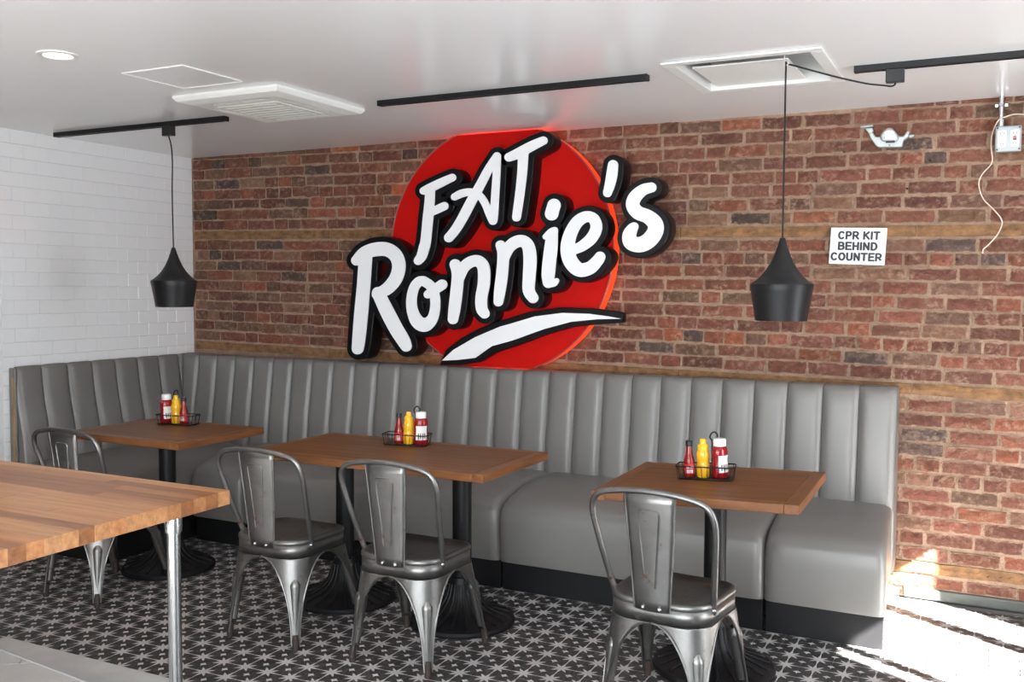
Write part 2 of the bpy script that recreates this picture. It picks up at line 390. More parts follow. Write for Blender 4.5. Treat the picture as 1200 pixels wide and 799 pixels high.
# -------- star tiles: the 300 that show largest are parts, the rest one joined part
tm = MB()
hp = PITCH_T/2-.0007
tm.add([(-hp, -hp, -.006), (hp, -hp, -.006), (hp, hp, -.006), (-hp, hp, -.006), (-hp, -hp, -.0012), (hp, -hp, -.0012), (hp, hp, -.0012), (-hp, hp, -.0012),
        (-hp+.0012, -hp+.0012, 0), (hp-.0012, -hp+.0012, 0), (hp-.0012, hp-.0012, 0), (-hp+.0012, hp-.0012, 0)],
       [(0, 1, 5, 4), (1, 2, 6, 5), (2, 3, 7, 6), (3, 0, 4, 7), (4, 5, 9, 8), (5, 6, 10, 9), (6, 7, 11, 10), (7, 4, 8, 11), (8, 9, 10, 11)])
tile_me = tm.mesh('floor_tile', 'star_tile', fix=False)
THR_Y = -2.247
cells = []
for i in range(-44, 34):
    for j in range(-52, 12):
        x, y = SX0+i*PITCH_T, SY0+j*PITCH_T
        if y > -.04 or x > ROOM_R-.04 or x < ROOM_L+.05 or y < -5.6: continue
        if x < .06 and y > -1.45: continue
        if x < 4.30 and y > -.66: continue                    # under the banquette
        if y < THR_Y-.04 and x < 2.30: continue
        X, Y, Z = project((x, y, 0))
        vis = Z > .3 and -10 < X < 1210 and Y < 812
        cells.append((0 if vis else 1, Z, x, y))
cells.sort()
rest = MB()
for n_, (hid, Z, x, y) in enumerate(cells):
    if n_ < 300 and not hid:
        o = obj('floor_tile', tile_me, floor); o.location = (x, y, 0)
    else:
        rest.add([(a+x, b+y, c) for a, b, c in tm.v], tm.f)
stuff(rest.build('floor_tiles', 'star_tile', floor, fix=False))
# -------- stone threshold and grey floor tiles
t0 = [at(-60, 729.6, 2, 0), at(191, 794, 2, 0)]
thr = MB(); 
pts = [(1.195, THR_Y), (2.25, THR_Y), (2.25, -2.445), (1.83, -2.405), (1.345, -2.352), (1.20, -2.335)]
n = len(pts); thr.add([(x, y, -.006) for x, y in pts]+[(x, y, .004) for x, y in pts], [tuple(range(n-1, -1, -1)), tuple(range(n, 2*n))]+[(i, (i+1) % n, n+(i+1) % n, n+i) for i in range(n)])
tag(thr.build('stone_threshold', 'marble', bevel=.002), 'grey marble threshold strip where the star tiles end, under the butcher block table', 'threshold')
def clip_poly(poly, nx, ny, d):        # keep nx*x+ny*y<=d
    out = []
    for i in range(len(poly)):
        a, b = poly[i], poly[(i+1) % len(poly)]; da, db = nx*a[0]+ny*a[1]-d, nx*b[0]+ny*b[1]-d
        if da <= 0: out.append(a)
        if da*db < 0:
            t = da/(da-db); out.append((a[0]+(b[0]-a[0])*t, a[1]+(b[1]-a[1])*t))
    return out
ca, sa = math.cos(math.radians(38)), math.sin(math.radians(38))
for i in range(-6, 7):
    for j in range(-13, 14):
        u0, v0 = i*.6+(j % 2)*.3, j*.2
        q = [(u0+.0015, v0+.0015), (u0+.5985, v0+.0015), (u0+.5985, v0+.1985), (u0+.0015, v0+.1985)]
        q = [(1.5+u*ca-v*sa, -3.4+u*sa+v*ca) for u, v in q]
        for (nx, ny, d) in ((0, 1, THR_Y-.165 if False else -2.26), (1, 0, 2.25), (-1, 0, 1.2), (0, -1, 4.6)):
            q = clip_poly(q, nx, ny, d)
            if len(q) < 3: break
        if len(q) < 3: continue
        # keep clear of the threshold's slanted edge
        nx, ny = -(-2.47+2.26), (2.62-.45); L = math.hypot(nx, ny); nx, ny = nx/L, ny/L
        q = clip_poly(q, nx, ny, nx*1.34+ny*-2.352-.0005)
        if len(q) < 3: continue
        n = len(q)
        m_ = MB().add([(x, y, -.006) for x, y in q]+[(x, y, -.001) for x, y in q], [tuple(range(n, 2*n))]+[(k, (k+1) % n, n+(k+1) % n, n+k) for k in range(n)])
        m_.build('grey_tile', 'grey_floor_tile', floor)

# -------- white subway tiles
subs = {}
def sub_mesh(wd, ht):
    k = (round(wd, 3), round(ht, 3))
    if k not in subs:
        m_ = MB(); b = .0015
        vs = [(0, y, z) for y, z in ((0, 0), (wd, 0), (wd, ht), (0, ht))]+[(.006, y, z) for y, z in ((0, 0), (wd, 0), (wd, ht), (0, ht))] + \
             [(.008, y, z) for y, z in ((b, b), (wd-b, b), (wd-b, ht-b), (b, ht-b))]
        m_.add(vs, [(0, 1, 5, 4), (1, 2, 6, 5), (2, 3, 7, 6), (3, 0, 4, 7), (4, 5, 9, 8), (5, 6, 10, 9), (6, 7, 11, 10), (7, 4, 8, 11), (8, 9, 10, 11)])
        subs[k] = m_.mesh('wall_tile', 'glazed_tile', fix=False)
    return subs[k]
RH, TW = .0765, .1535
for k in range(30):
    z0 = H-RH*(k+1)
    if z0 < .38: break
    y = -1.385+(0 if k % 2 else -TW/2)
    while y < -.004:
        a, b = max(y, -1.385), min(y+TW, -.004)
        if b-a > .01:
            o = obj('wall_tile', sub_mesh(b-a-.001, RH-.001), wall_left); o.location = (-.008, a+.0009, z0+.0009)
        y += TW

# -------- brickwork
SL = -.0155
def t1z(x): return 1.689+SL*(x-4.575)
BASE_COLS = [((.152, .056, .036), 34), ((.120, .047, .032), 30), ((.19, .063, .037), 16), ((.115, .062, .042), 14), ((.072, .048, .040), 7), ((.29, .084, .038), 1.5), ((.165, .084, .054), 9)]
def brick_color():
    t = random.random()*sum(w_ for _, w_ in BASE_COLS)
    for c, w_ in BASE_COLS:
        t -= w_
        if t < 0: break
    k = random.uniform(.80, 1.25); return tuple(min(1, x*k*1.38*random.uniform(.95, 1.05)) for x in c)
def rough_brick(rnd):
    # unit brick, centred, front face at y=-.5 broken into a rough grid with chipped edges
    nx, nz = 5, 3; vs = []; fs = []
    for j in range(nz):
        for i in range(nx):
            e = (i in (0, nx-1)) or (j in (0, nz-1))
            x = -.5+i/(nx-1)+(rnd.uniform(-.012, .012)); z = -.5+j/(nz-1)+rnd.uniform(-.045, .045)
            if i in (0, nx-1) and j in (0, nz-1): x *= .985; z *= .90
            vs.append((x, -.5+(.18 if e else 0)+rnd.uniform(-.1, .1), z))
    for j in range(nz-1):
        for i in range(nx-1): fs.append((j*nx+i, j*nx+i+1, (j+1)*nx+i+1, (j+1)*nx+i))
    rim = [i for i in range(nx)]+[j*nx+nx-1 for j in range(1, nz)]+[(nz-1)*nx+i for i in range(nx-2, -1, -1)]+[j*nx for j in range(nz-2, 0, -1)]
    b = len(vs)
    for i in rim: vs.append((vs[i][0], .5, vs[i][2]))
    n = len(rim)
    for k in range(n): fs.append((rim[(k+1) % n], rim[k], b+k, b+(k+1) % n))
    m_ = MB().add(vs, fs); return m_
rb = random.Random(3)
VAR = [rough_brick(rb) for _ in range(10)]
VME = [v_.mesh('brick', 'brick', fix=False) for v_ in VAR]
rows = []                                       # (z at x function, lo x, hi x, height, kind)
for k in range(1, 10): rows.append((lambda x, k=k: t1z(x)+.0655*k-.001, .012, ROOM_R-.01, .0595, k))
for k in range(1, 11): rows.append((lambda x, k=k: t1z(x)-.0655*k, .012, ROOM_R-.01, .0590, -k))
for k in range(1, 12): rows.append((lambda x, k=k: .962-.0683*k, 4.15, ROOM_R-.01, .059, -20-k))
rows.append((lambda x: .078, 4.15, ROOM_R-.01, .052, -40))
blist = []
for zf, xa, xb, hh, k in rows:
    x = xa-random.uniform(0, .1); header = (k % 6 == 4)
    while x < xb:
        L = random.choice((.093, .097)) if (header and random.random() < .85) or random.random() < .22 else random.uniform(.182, .212)
        a, b = max(x, xa), min(x+L, xb)
        if b-a > .03:
            c = (a+b)/2; z = zf(c)+random.uniform(-.0025, .0025); h2 = hh*random.uniform(.93, 1.05)
            top = min(z+h2/2, H+.004); bot = z-h2/2
            if top-bot > .012: blist.append((c, (top+bot)/2, b-a, top-bot, random.uniform(-.004, .007)))
        x += L+random.uniform(.007, .013)
cand = []
for i, (c, z, L, h2, pr) in enumerate(blist):
    X, Y, Z = project((c, 0, z)); xl = project((c-L/2, 0, z))[0]; xr = project((c+L/2, 0, z))[0]
    vis = -20 < X < 1215 and 100 < Y < 720
    if (X-593)**2+(Y-293)**2 < 128**2: vis = False
    if vis and near_letter(X, Y, 10): vis = False
    if vis and Y > 416+(X-230)*.0452+2 and X < 1040: vis = False
    cand.append((0 if vis else 1, -(xr-xl)*h2/Z, i))
cand.sort()
chosen = set(i for hid, a, i in cand[:300] if not hid)
joined = MB()
for i, (c, z, L, h2, pr) in enumerate(blist):
    v_ = random.randrange(10); col = brick_color(); sd_ = .030
    yc = .010-pr
    rot = math.atan(-SL) if z > .95 else 0
    if i in chosen:
        o = obj('brick', VME[v_], wall_back); o.location = (c, yc, z); o.scale = (L, sd_, h2); o.rotation_euler = (random.uniform(-.02, .02), rot+random.uniform(-.006, .006), 0)
        o.color = (*col, 1)
    else:
        cr, sr = math.cos(rot), math.sin(rot)
        joined.add([(c+x*L*cr+q*h2*sr, yc+y*sd_, z-x*L*sr+q*h2*cr) for x, y, q in VAR[v_].v], VAR[v_].f, col)
me = joined.mesh('bricks', 'brick_joined', fix=False)
ca_ = me.color_attributes.new('Col', 'FLOAT_COLOR', 'CORNER')
buf = np.ones((len(me.loops), 4), np.float32); k = 0
for p, c in zip(me.polygons, joined.c):
    for li in p.loop_indices: buf[li, :3] = c
ca_.data.foreach_set('color', buf.ravel())
stuff(obj('bricks', me, wall_back))
for zf, xa in ((t1z, .012), (lambda x: t1z(x)-.0655*11-.002, .012), (lambda x: .146, 4.15)):      # nailing timbers let into the brickwork
    L = 1.1; x = xa
    while x < ROOM_R-.02:
        b = min(x+L, ROOM_R-.012); t = MB(); nseg = 14; rowsg = []
        for s_ in range(nseg+1):
            xx = x+.002+(b-x-.004)*s_/nseg; zc = zf(xx); j1, j2 = random.uniform(-.003, .003), random.uniform(-.003, .003)
            rowsg.append([(xx, .02, zc-.026), (xx, -.004+j1, zc-.025+j2), (xx, -.006+j2, zc), (xx, -.003+j1, zc+.024+j1), (xx, .02, zc+.026)])
        t.grid(rowsg).add(rowsg[0], [(0, 1, 2, 3, 4)]).add(rowsg[-1], [(4, 3, 2, 1, 0)])
        st = t.build('timber_strip', 'old_timber', wall_back)
        ck = MB(); cx0 = x+.03
        while cx0 < b-.05:
            zc = zf(cx0)+random.uniform(-.006, .010); ln = random.uniform(.008, .016)
            ck.tube([(cx0, -.0065, zc-ln*.5), (cx0+ln*.7, -.0075, zc), (cx0+ln*1.3, -.006, zc+ln*.55)], [.0012, .0034, .0012], 5); cx0 += random.uniform(.03, .075)
        stuff(ck.build('chisel_marks', 'old_timber', st)); x = b
B(4.40, ROOM_R-.01, -.010, .02, 0, .05).build('concrete_base', 'concrete_base', wall_back, bevel=.008)
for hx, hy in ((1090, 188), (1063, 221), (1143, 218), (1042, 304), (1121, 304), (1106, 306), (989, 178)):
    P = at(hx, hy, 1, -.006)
    o = MB().lathe([(.0045, 0), (.0045, .012), (.0030, .012), (.0028, .004)], 10).build('anchor_hole_plug', 'hole_shade_paint', wall_back)  # plug standing proud of the brick; the hole's inner shade is put into its colour
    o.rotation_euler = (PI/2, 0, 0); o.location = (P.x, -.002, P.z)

# ------------------------------------------------------------------ banquette
BT = .988
def seat_profile(front, back, ztop=.468):
    """points (d, z): d = distance out from the wall; from the back over the rounded nose to the lower hem"""
    f = front; pts = [(back, ztop+.002), (back+.15, ztop+.004), (back+.33, ztop+.001), (f-.20, ztop-.008), (f-.10, ztop-.028), (f-.045, ztop-.044), (f-.012, ztop-.066), (f, ztop-.092)]
    pts += [(f+.004, .30), (f+.002, .22), (f, .16), (f-.006, .142), (f-.03, .140)]
    return pts
def cushion(a, b, front, back, frame, end_r=.045):
    """upholstered seat between a and b along the wall; frame(s,d,z)->xyz"""
    P = seat_profile(front, back); m = len(P); nrm = []
    for i in range(m):
        d = Vector((P[min(i+1, m-1)][0]-P[max(i-1, 0)][0], P[min(i+1, m-1)][1]-P[max(i-1, 0)][1])).normalized(); nrm.append((-d.y*-1, d.x*-1))
    rows_ = []
    ss = [0, .004, .012, .024, end_r]+[end_r+(b-a-2*end_r)*k/8 for k in range(1, 8)]
    ss = ss+[b-a-end_r, b-a-.024, b-a-.012, b-a-.004, b-a]
    for s in ss:
        e = min(s, b-a-s); off = 0
        if e < end_r: off = .030*(1-math.sqrt(max(0, 1-((end_r-e)/end_r)**2)))
        rows_.append([frame(a+s, d-(off if i >= 4 else off*.4 if i > 2 else 0), z-(off if i < 8 else 0)) for i, (d, z) in enumerate(P)])
    mb = MB().grid(rows_)
    for r_, flip in ((rows_[0], 0), (rows_[-1], 1)):
        base = [frame(a if not flip else b, back, .14)]
        idx = list(range(len(r_)+1)); mb.add(r_+base, [tuple(idx if flip else idx[::-1])])
    return mb
def channel(a, b, frame, d_bot, d_top, z0=.43):
    """one vertical padded channel of the back"""
    nx = 10; rows_ = []
    path = [(d_bot, z0), (d_bot, .50), (d_bot-.012, .62), (d_top+.022, .78), (d_top+.006, .90), (d_top, .955), (d_top-.012, .977), (d_top-.035, BT), (d_top-.08, BT-.002), (.024, BT-.006)]
    for i in range(nx+1):
        t = i/nx; q = abs(2*t-1); bul = .021*(math.sqrt(max(0, 1-q**3.4))-1)
        row = []
        for k, (d, z) in enumerate(path):
            f = 1 if k < 6 else (.7 if k == 6 else .45 if k == 7 else .25)
            row.append(frame(a+.0008+(b-a-.0016)*t, max(.022, d+bul*f), z+(bul*.16 if k >= 6 else 0)))
        rows_.append(row)
    mb = MB().grid(rows_)
    back = lambda s: [frame(s, .022, BT-.01), frame(s, .022, z0)]
    mb.add(rows_[0]+back(a+.0008), [tuple(range(len(path)+2))]); mb.add(rows_[-1]+back(b-.0008), [tuple(range(len(path)+1, -1, -1))])
    return mb
along = lambda s, d, z: (s, -d, z)
D_B, D_T, FRONT = .228, .172, .805
SECT = [(.032, 1.095, 7, 'grey channel-back banquette unit filling the corner between tiled wall and brick wall', .75, 1.12),
        (1.095, 2.656, 10, 'grey banquette unit with ten channels below the lettered sign, behind the long table', 1.12, 2.69),
        (2.656, 3.884, 8, 'grey banquette unit with eight channels behind the small table, right of the round sign', 2.69, 3.92),
        (3.884, 4.362, 3, 'narrow three-channel grey banquette unit ending in sunlight by bare brick', 3.92, 4.392)]
GB = 'grey upholstered banquette units'
for a, b, n, lab, sa_, sb_ in SECT:
    t = thing('banquette_unit', lab, 'banquette', ((a+b)/2, -.4, 0), 0, GB); ox, oy = (a+b)/2, -.4
    fr = lambda s, d, z, ox=ox, oy=oy: (s-ox, -d-oy, z)
    for k in range(n):
        f_ = fr
        if n == 7 and k == 0:            # its edge follows the sloping face of the unit on the tiled wall
            a1 = a+(b-a)/n
            def f_(s, d, z, a1=a1):
                xl = max(.046, .115-.067*max(0, min(1, (z-.5)/.4)))-.004; return fr(xl+(s-a)*(a1-xl)/(a1-a), d, z)
        channel(a+(b-a)*k/n, a+(b-a)*(k+1)/n, f_, D_B, D_T).build('channel', 'leather', t, smooth=50)
    cushion(sa_+.001, sb_-.001, FRONT, .205, fr if n != 3 else (lambda s, d, z: fr(s-(.045*(1-d/.8) if s > 4.2 else 0), d, z))).build('seat', 'leather', t, smooth=50)
    rail = MB().box(sa_+.004-ox, sb_-.008-ox, -.762-oy, -.735-oy, .0, .139)
    rail.box(sa_+.004-ox, sb_-(.006 if n != 3 else .05)-ox, -.70-oy, -.1-oy, .05, .139)
    rail.build('kick_board', 'kick_black', t, bevel=.003)
    if n == 3: MB().box(b-.03-ox, b+.001-ox, -.15-oy, -.012-oy, .14, BT-.03).build('end_panel', 'leather', t, bevel=.01)
t = thing('banquette_unit', 'grey banquette unit along the white tiled wall, its wood-edged end showing', 'banquette', (.3, -.75, 0), 0, GB)
fr = lambda s, d, z: (d-.3, s+.75, z)
YL0, YL1 = -1.338, -.168
for k in range(7):
    a = YL0+(YL1-YL0)*k/7; channel(a, a+(YL1-YL0)/7, fr, .115, .048).build('channel', 'leather', t, smooth=50)
channel(YL1, -.026, fr, .115, .048).build('channel', 'leather', t, smooth=50)
cushion(YL0-.005, -.232, .74, .112, fr).build('seat', 'leather', t, smooth=50)
MB().box(.05-.3, .70-.3, YL0+.75, -.24+.75, 0, .139).build('kick_board', 'kick_black', t, bevel=.003)
MB().box(.002-.3, .050-.3, YL0-.018+.75, YL0+.75, .0, BT-.006).build('end_panel', 'leather', t, bevel=.008)
MB().box(.034-.3, .046-.3, YL0-.022+.75, YL0-.016+.75, .0, BT-.06).build('wood_strip', 'wood_frame_strip', t)

# ------------------------------------------------------------------ wall sign
SGX, SGZ, SGR, SG_FACE, SG_LET0, SG_LET = 2.312, 1.632, .676, -.108, -.100, -.210
sign = thing('wall_sign', 'round red wall sign with raised white FAT Ronnie\'s lettering edged in black', 'sign', (SGX, 0, .99))
def disc_poly(R, n=110, top=H-.003, bot=.995):
    return [(R*math.cos(2*PI*i/n), min(max(R*math.sin(2*PI*i/n)+SGZ, bot), top)-.99) for i in range(n)]
MB().prism(disc_poly(SGR), SG_FACE, SG_FACE+.006).build('disc_face', 'sign_red', sign)
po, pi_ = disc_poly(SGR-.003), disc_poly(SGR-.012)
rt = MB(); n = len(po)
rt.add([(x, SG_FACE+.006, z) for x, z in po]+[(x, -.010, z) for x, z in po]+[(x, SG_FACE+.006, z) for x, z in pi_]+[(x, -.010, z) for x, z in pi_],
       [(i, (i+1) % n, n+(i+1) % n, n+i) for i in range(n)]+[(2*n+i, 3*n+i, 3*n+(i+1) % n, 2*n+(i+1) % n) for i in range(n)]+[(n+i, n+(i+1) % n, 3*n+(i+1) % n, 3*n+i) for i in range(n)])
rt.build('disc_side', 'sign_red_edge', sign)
ring = [((SGR+.001)*math.cos(2*PI*i/150), SG_FACE, (SGR+.001)*math.sin(2*PI*i/150)+SGZ-.99) for i in range(150)]
ring = [p for p in ring if .003 < p[2] < H-.995]
segs = []; cur = []
for i, p in enumerate(ring+ring[:1]):
    if cur and (Vector(p)-Vector(cur[-1])).length > .06: segs.append(cur); cur = []
    cur.append(p)
segs.append(cur); tr = MB()
for s_ in segs:
    if len(s_) > 2: tr.tube(s_, .004, 6)
tr.build('disc_trim', 'sign_trim', sign, smooth=60)

def sdf_loops(strokes, grow, step=.55):
    allp = [q for s in strokes for q in s]; m = 12+grow
    x0, x1 = min(q[0] for q in allp)-m, max(q[0] for q in allp)+m; y0, y1 = min(q[1] for q in allp)-m, max(q[1] for q in allp)+m
    xs = np.arange(x0, x1, step); ys = np.arange(y0, y1, step); GX, GY = np.meshgrid(xs, ys); D = np.full(GX.shape, 1e3)
    for s in strokes:
        cp = [(q.x, q.y, q.z) for q in smooth_path([(a, b, c) for a, b, c in s], 5)] if len(s) > 2 else s
        for (ax, ay, aw), (bx, by, bw) in zip(cp[:-1], cp[1:]):
            dx, dy = bx-ax, by-ay; L2 = dx*dx+dy*dy+1e-9
            t_ = np.clip(((GX-ax)*dx+(GY-ay)*dy)/L2, 0, 1)
            D = np.minimum(D, np.hypot(GX-ax-t_*dx, GY-ay-t_*dy)-(aw+(bw-aw)*t_))
    return march(D-grow, xs, ys)
def march(D, xs, ys):
    S = D < 0; links = {}
    def pt(e):
        i, j, h = e
        if h: a, b = D[j, i], D[j, i+1]; return (xs[i]+(xs[i+1]-xs[i])*a/(a-b), ys[j])
        a, b = D[j, i], D[j+1, i]; return (xs[i], ys[j]+(ys[j+1]-ys[j])*a/(a-b))
    code = S[:-1, :-1]*1+S[:-1, 1:]*2+S[1:, 1:]*4+S[1:, :-1]*8
    J, I = np.nonzero((code > 0) & (code < 15))
    for j, i in zip(J.tolist(), I.tolist()):
        c = code[j, i]; T, Rr, Bt, Lf = (i, j, 1), (i+1, j, 0), (i, j+1, 1), (i, j, 0)
        for a, b in {1: [(Lf, T)], 2: [(T, Rr)], 3: [(Lf, Rr)], 4: [(Rr, Bt)], 5: [(Lf, T), (Rr, Bt)], 6: [(T, Bt)], 7: [(Lf, Bt)], 8: [(Bt, Lf)], 9: [(Bt, T)], 10: [(T, Rr), (Bt, Lf)], 11: [(Bt, Rr)], 12: [(Rr, Lf)], 13: [(Rr, T)], 14: [(T, Lf)]}[int(c)]:
            links.setdefault(a, []).append(b); links.setdefault(b, []).append(a)
    loops = []; seen = set()
    for st in links:
        if st in seen: continue
        loop = [st]; seen.add(st); cur = st
        while True:
            nx_ = [q for q in links[cur] if q not in seen]
            if not nx_: break
            cur = nx_[0]; seen.add(cur); loop.append(cur)
        if len(loop) > 8: loops.append([pt(e) for e in loop][::2])
    return loops
def slab(loops, y_front, y_back, name, mat, bevel=0):
    """pixel outlines laid on the sign's front plane, given their real depth"""
    cu = bpy.data.curves.new(name, 'CURVE'); cu.dimensions = '2D'; cu.fill_mode = 'BOTH'
    cu.extrude = abs(y_back-y_front)/2-bevel; cu.bevel_depth = bevel; cu.bevel_resolution = 1
    if bevel: cu.offset = -bevel
    for lp in loops:
        sp = cu.splines.new('POLY'); sp.points.add(len(lp)-1); sp.use_cyclic_u = True
        for p_, (x, y) in zip(sp.points, lp):
            q = at(x, y, 1, SG_LET); p_.co = (q.x-SGX, q.z-.99, 0, 1)
    me = mesh_from_curve(cu, name, mat); ym = (y_front+y_back)/2
    for v_ in me.vertices: x, y, z = v_.co; v_.co = (x, ym-z, y)
    me.update(); return me
BORDER = 6.4
for ch, strokes in LETTERS:
    body = obj('letter', slab(sdf_loops(strokes, BORDER), SG_LET, SG_LET0, 'letter', 'sign_black', .003), sign)
    body['label'] = 'black raised letter %s with white face' % ch if ch != "'" else 'black raised apostrophe with white face'
    obj('letter_face', slab(sdf_loops(strokes, 0), SG_LET-.006, SG_LET+.004, 'letter_face', 'sign_white'), body)
swb = obj('swoosh', slab([SW_B], SG_LET+.055, SG_LET0, 'swoosh', 'sign_black', .003), sign); swb['label'] = 'black tapering swoosh under the name'
for v_ in swb.data.vertices: pass
obj('swoosh_face', slab([SW_U+SW_L], SG_LET+.048, SG_LET+.058, 'swoosh_face', 'sign_white'), swb)

# ------------------------------------------------------------------ things on the brick wall
P0, P1, P2, P3 = [at(a, b, 1, -.022) for a, b in ((974, 266.5), (1040, 267), (1036.5, 311), (971, 309))]
cs = thing('notice_plate', 'white metal plate reading CPR KIT BEHIND COUNTER screwed to the brick wall', 'sign', ((P0.x+P1.x+P2.x+P3.x)/4, 0, (P0.z+P1.z+P2.z+P3.z)/4))
cx_, cz_ = cs.location.x, cs.location.z
MB().prism([(p.x-cx_, p.z-cz_) for p in (P0, P1, P2, P3)], -.024, -.019).build('plate', 'plate_white', cs, bevel=.002)
axx = (P1-P0+P2-P3)/2; angp = math.atan2(axx.z, axx.x)
wdt = axx.length
arc = lambda cx, cy, rx, ry, a0, a1, n=10: [(cx+rx*math.cos(math.radians(a0+(a1-a0)*i/n)), cy+ry*math.sin(math.radians(a0+(a1-a0)*i/n))) for i in range(n+1)]
GLY = {'C': [arc(.36, .5, .28, .42, 48, 312, 16)], 'O': [arc(.36, .5, .28, .42, 0, 360, 24)], 'I': [[(.1, .08), (.1, .92)]], 'T': [[(.06, .92), (.6, .92)], [(.33, .92), (.33, .08)]],
 'P': [[(.1, .08), (.1, .92), (.32, .92)]+arc(.34, .69, .22, .23, 90, -90)+[(.1, .46)]], 'R': [[(.1, .08), (.1, .92), (.34, .92)]+arc(.36, .69, .21, .23, 90, -90)+[(.1, .46)], [(.34, .46), (.62, .08)]],
 'K': [[(.1, .08), (.1, .92)], [(.58, .92), (.1, .42)], [(.26, .56), (.62, .08)]], 'B': [[(.1, .08), (.1, .92), (.34, .92)]+arc(.34, .72, .20, .20, 90, -90)+[(.1, .52)], [(.34, .52)]+arc(.36, .30, .22, .22, 90, -90)+[(.1, .08)]],
 'E': [[(.56, .92), (.1, .92), (.1, .08), (.57, .08)], [(.1, .52), (.5, .52)]], 'H': [[(.1, .08), (.1, .92)], [(.56, .08), (.56, .92)], [(.1, .5), (.56, .5)]], 'N': [[(.1, .08), (.1, .92), (.56, .08), (.56, .92)]],
 'D': [[(.1, .08), (.1, .92), (.28, .92)]+arc(.30, .5, .28, .42, 90, -90, 14)+[(.1, .08)]], 'U': [[(.1, .92), (.1, .34)]+arc(.34, .34, .24, .26, 180, 360, 12)+[(.58, .92)]]}
GW = {'I': .2, 'T': .66, 'K': .70, 'R': .68, 'C': .70, 'O': .72, 'P': .64, 'E': .62, 'H': .66, 'N': .66, 'D': .66, 'U': .68, 'B': .64, ' ': .26}
def line_loops(txt):
    """bold block capitals as outlines, 100 units tall; returns loops and the line's width"""
    x = 0; loops = []
    for chx in txt:
        for part in [GLY[chx]] if chx != ' ' else []:
            st = [[((x+a)*100, b*100, 11.0) for a, b in s_] for s_ in part]
            D = None; al = [q for s_ in st for q in s_]; xs = np.arange(min(q[0] for q in al)-14, max(q[0] for q in al)+15, 1.4); ys = np.arange(-8, 109, 1.4); GX, GY = np.meshgrid(xs, ys); D = np.full(GX.shape, 1e3)
            for s_ in st:
                for (ax_, ay_, _), (bx_, by_, _) in zip(s_[:-1], s_[1:]):
                    dx, dy = bx_-ax_, by_-ay_; t_ = np.clip(((GX-ax_)*dx+(GY-ay_)*dy)/(dx*dx+dy*dy+1e-9), 0, 1)
                    D = np.minimum(D, np.hypot(GX-ax_-t_*dx, GY-ay_-t_*dy)-11.0)
            loops += march(D, xs, ys)
        x += GW[chx]+.10
    return loops, (x-.10)*100
for k, (line, wfrac) in enumerate((('CPR KIT', .74), ('BEHIND', .70), ('COUNTER', .91))):
    loops, lw = line_loops(line)
    cu = bpy.data.curves.new('t', 'CURVE'); cu.dimensions = '2D'; cu.fill_mode = 'BOTH'; cu.extrude = .0006
    for lp in loops:
        sp = cu.splines.new('POLY'); sp.points.add(len(lp)-1); sp.use_cyclic_u = True
        for p_, (x, y) in zip(sp.points, lp): p_.co = ((x/lw-.5)*wdt*wfrac, (y/100-.5)*.037, 0, 1)
    me = mesh_from_curve(cu, 'lettering', 'ink_black')
    for v_ in me.vertices:
        a, b, c = v_.co.x, v_.co.y+.0495*(1-k), v_.co.z
        v_.co = (a*math.cos(angp)-b*math.sin(angp)-.0035*(k-1), -.0245-c, a*math.sin(angp)+b*math.cos(angp))
    me.update(); obj('lettering', me, cs)
for sx_, sz_ in ((-.108, .07), (.108, .07), (-.112, -.07), (.104, -.07)):
    o = MB().lathe([(.0025, 0), (.0025, .003)], 8).build('screw', 'galvanised', cs); o.rotation_euler = (PI/2, 0, 0); o.location = (sx_, -.0235, sz_)

# grey bracket with two arms (an emergency lamp's cast base)
def poly_px(pts, ox, oz, y=-.03): return [((at(a, b, 1, y).x)-ox, (at(a, b, 1, y).z)-oz) for a, b in pts]
bc = at(1043, 163, 1, 0); eb = thing('lamp_bracket', 'pale grey cast metal bracket with a domed hub and two raised arms', 'bracket', (bc.x, 0, bc.z))
e_ = lambda *p: [(1000+a/13.31, 130+b/13.31) for a, b in p]
MB().prism(poly_px(e_((245, 360), (300, 330), (350, 410), (430, 410), (430, 370), (700, 370), (720, 405), (780, 400), (850, 310), (885, 325), (860, 410), (785, 465), (765, 555), (740, 568), (390, 575), (350, 540), (270, 430)), bc.x, bc.z), -.045, -.012).build('body', 'cast_grey', eb, bevel=.004)
MB().prism(poly_px(e_((185, 275), (300, 270), (320, 320), (300, 340), (250, 365)), bc.x, bc.z), -.04, -.015).build('arm_tip', 'cast_grey', eb, bevel=.003)
MB().prism(poly_px(e_((110, 235), (300, 215), (315, 235), (300, 250), (115, 270)), bc.x, bc.z), -.035, -.012).build('arm_tip', 'box_grey', eb, bevel=.003)
MB().prism(poly_px(e_((850, 380), (945, 365), (960, 395), (880, 420)), bc.x, bc.z), -.035, -.012).build('arm_tip', 'cast_grey', eb, bevel=.003)
hub_ = MB().prism(poly_px(e_((425, 430), (440, 370), (480, 320), (535, 280), (578, 266), (625, 285), (675, 345), (715, 405), (700, 490), (450, 490)), bc.x, bc.z), -.062, -.040).build('hub', 'cast_grey', eb, bevel=.010, seg=4)
MB().prism(poly_px(e_((492, 340), (540, 318), (620, 318), (655, 345), (645, 455), (500, 455)), bc.x, bc.z), -.065, -.055).build('hub_plate', 'plate_white', hub_, bevel=.003)
nm = at(1042.8, 165.5, 1, -.082); MB().box(-.019, .019, -.003, .003, -.004, .004).build('nameplate', 'ink_black', eb).location = (nm.x-bc.x, -.0625, nm.z-bc.z)
sw_ = at(1042.2, 170, 1, -.045); o = MB().lathe([(.003, 0), (.003, .004)], 8).build('screw', 'slot_dark', eb); o.rotation_euler = (PI/2, 0, 0); o.location = (sw_.x-bc.x, -.044, sw_.z-bc.z)

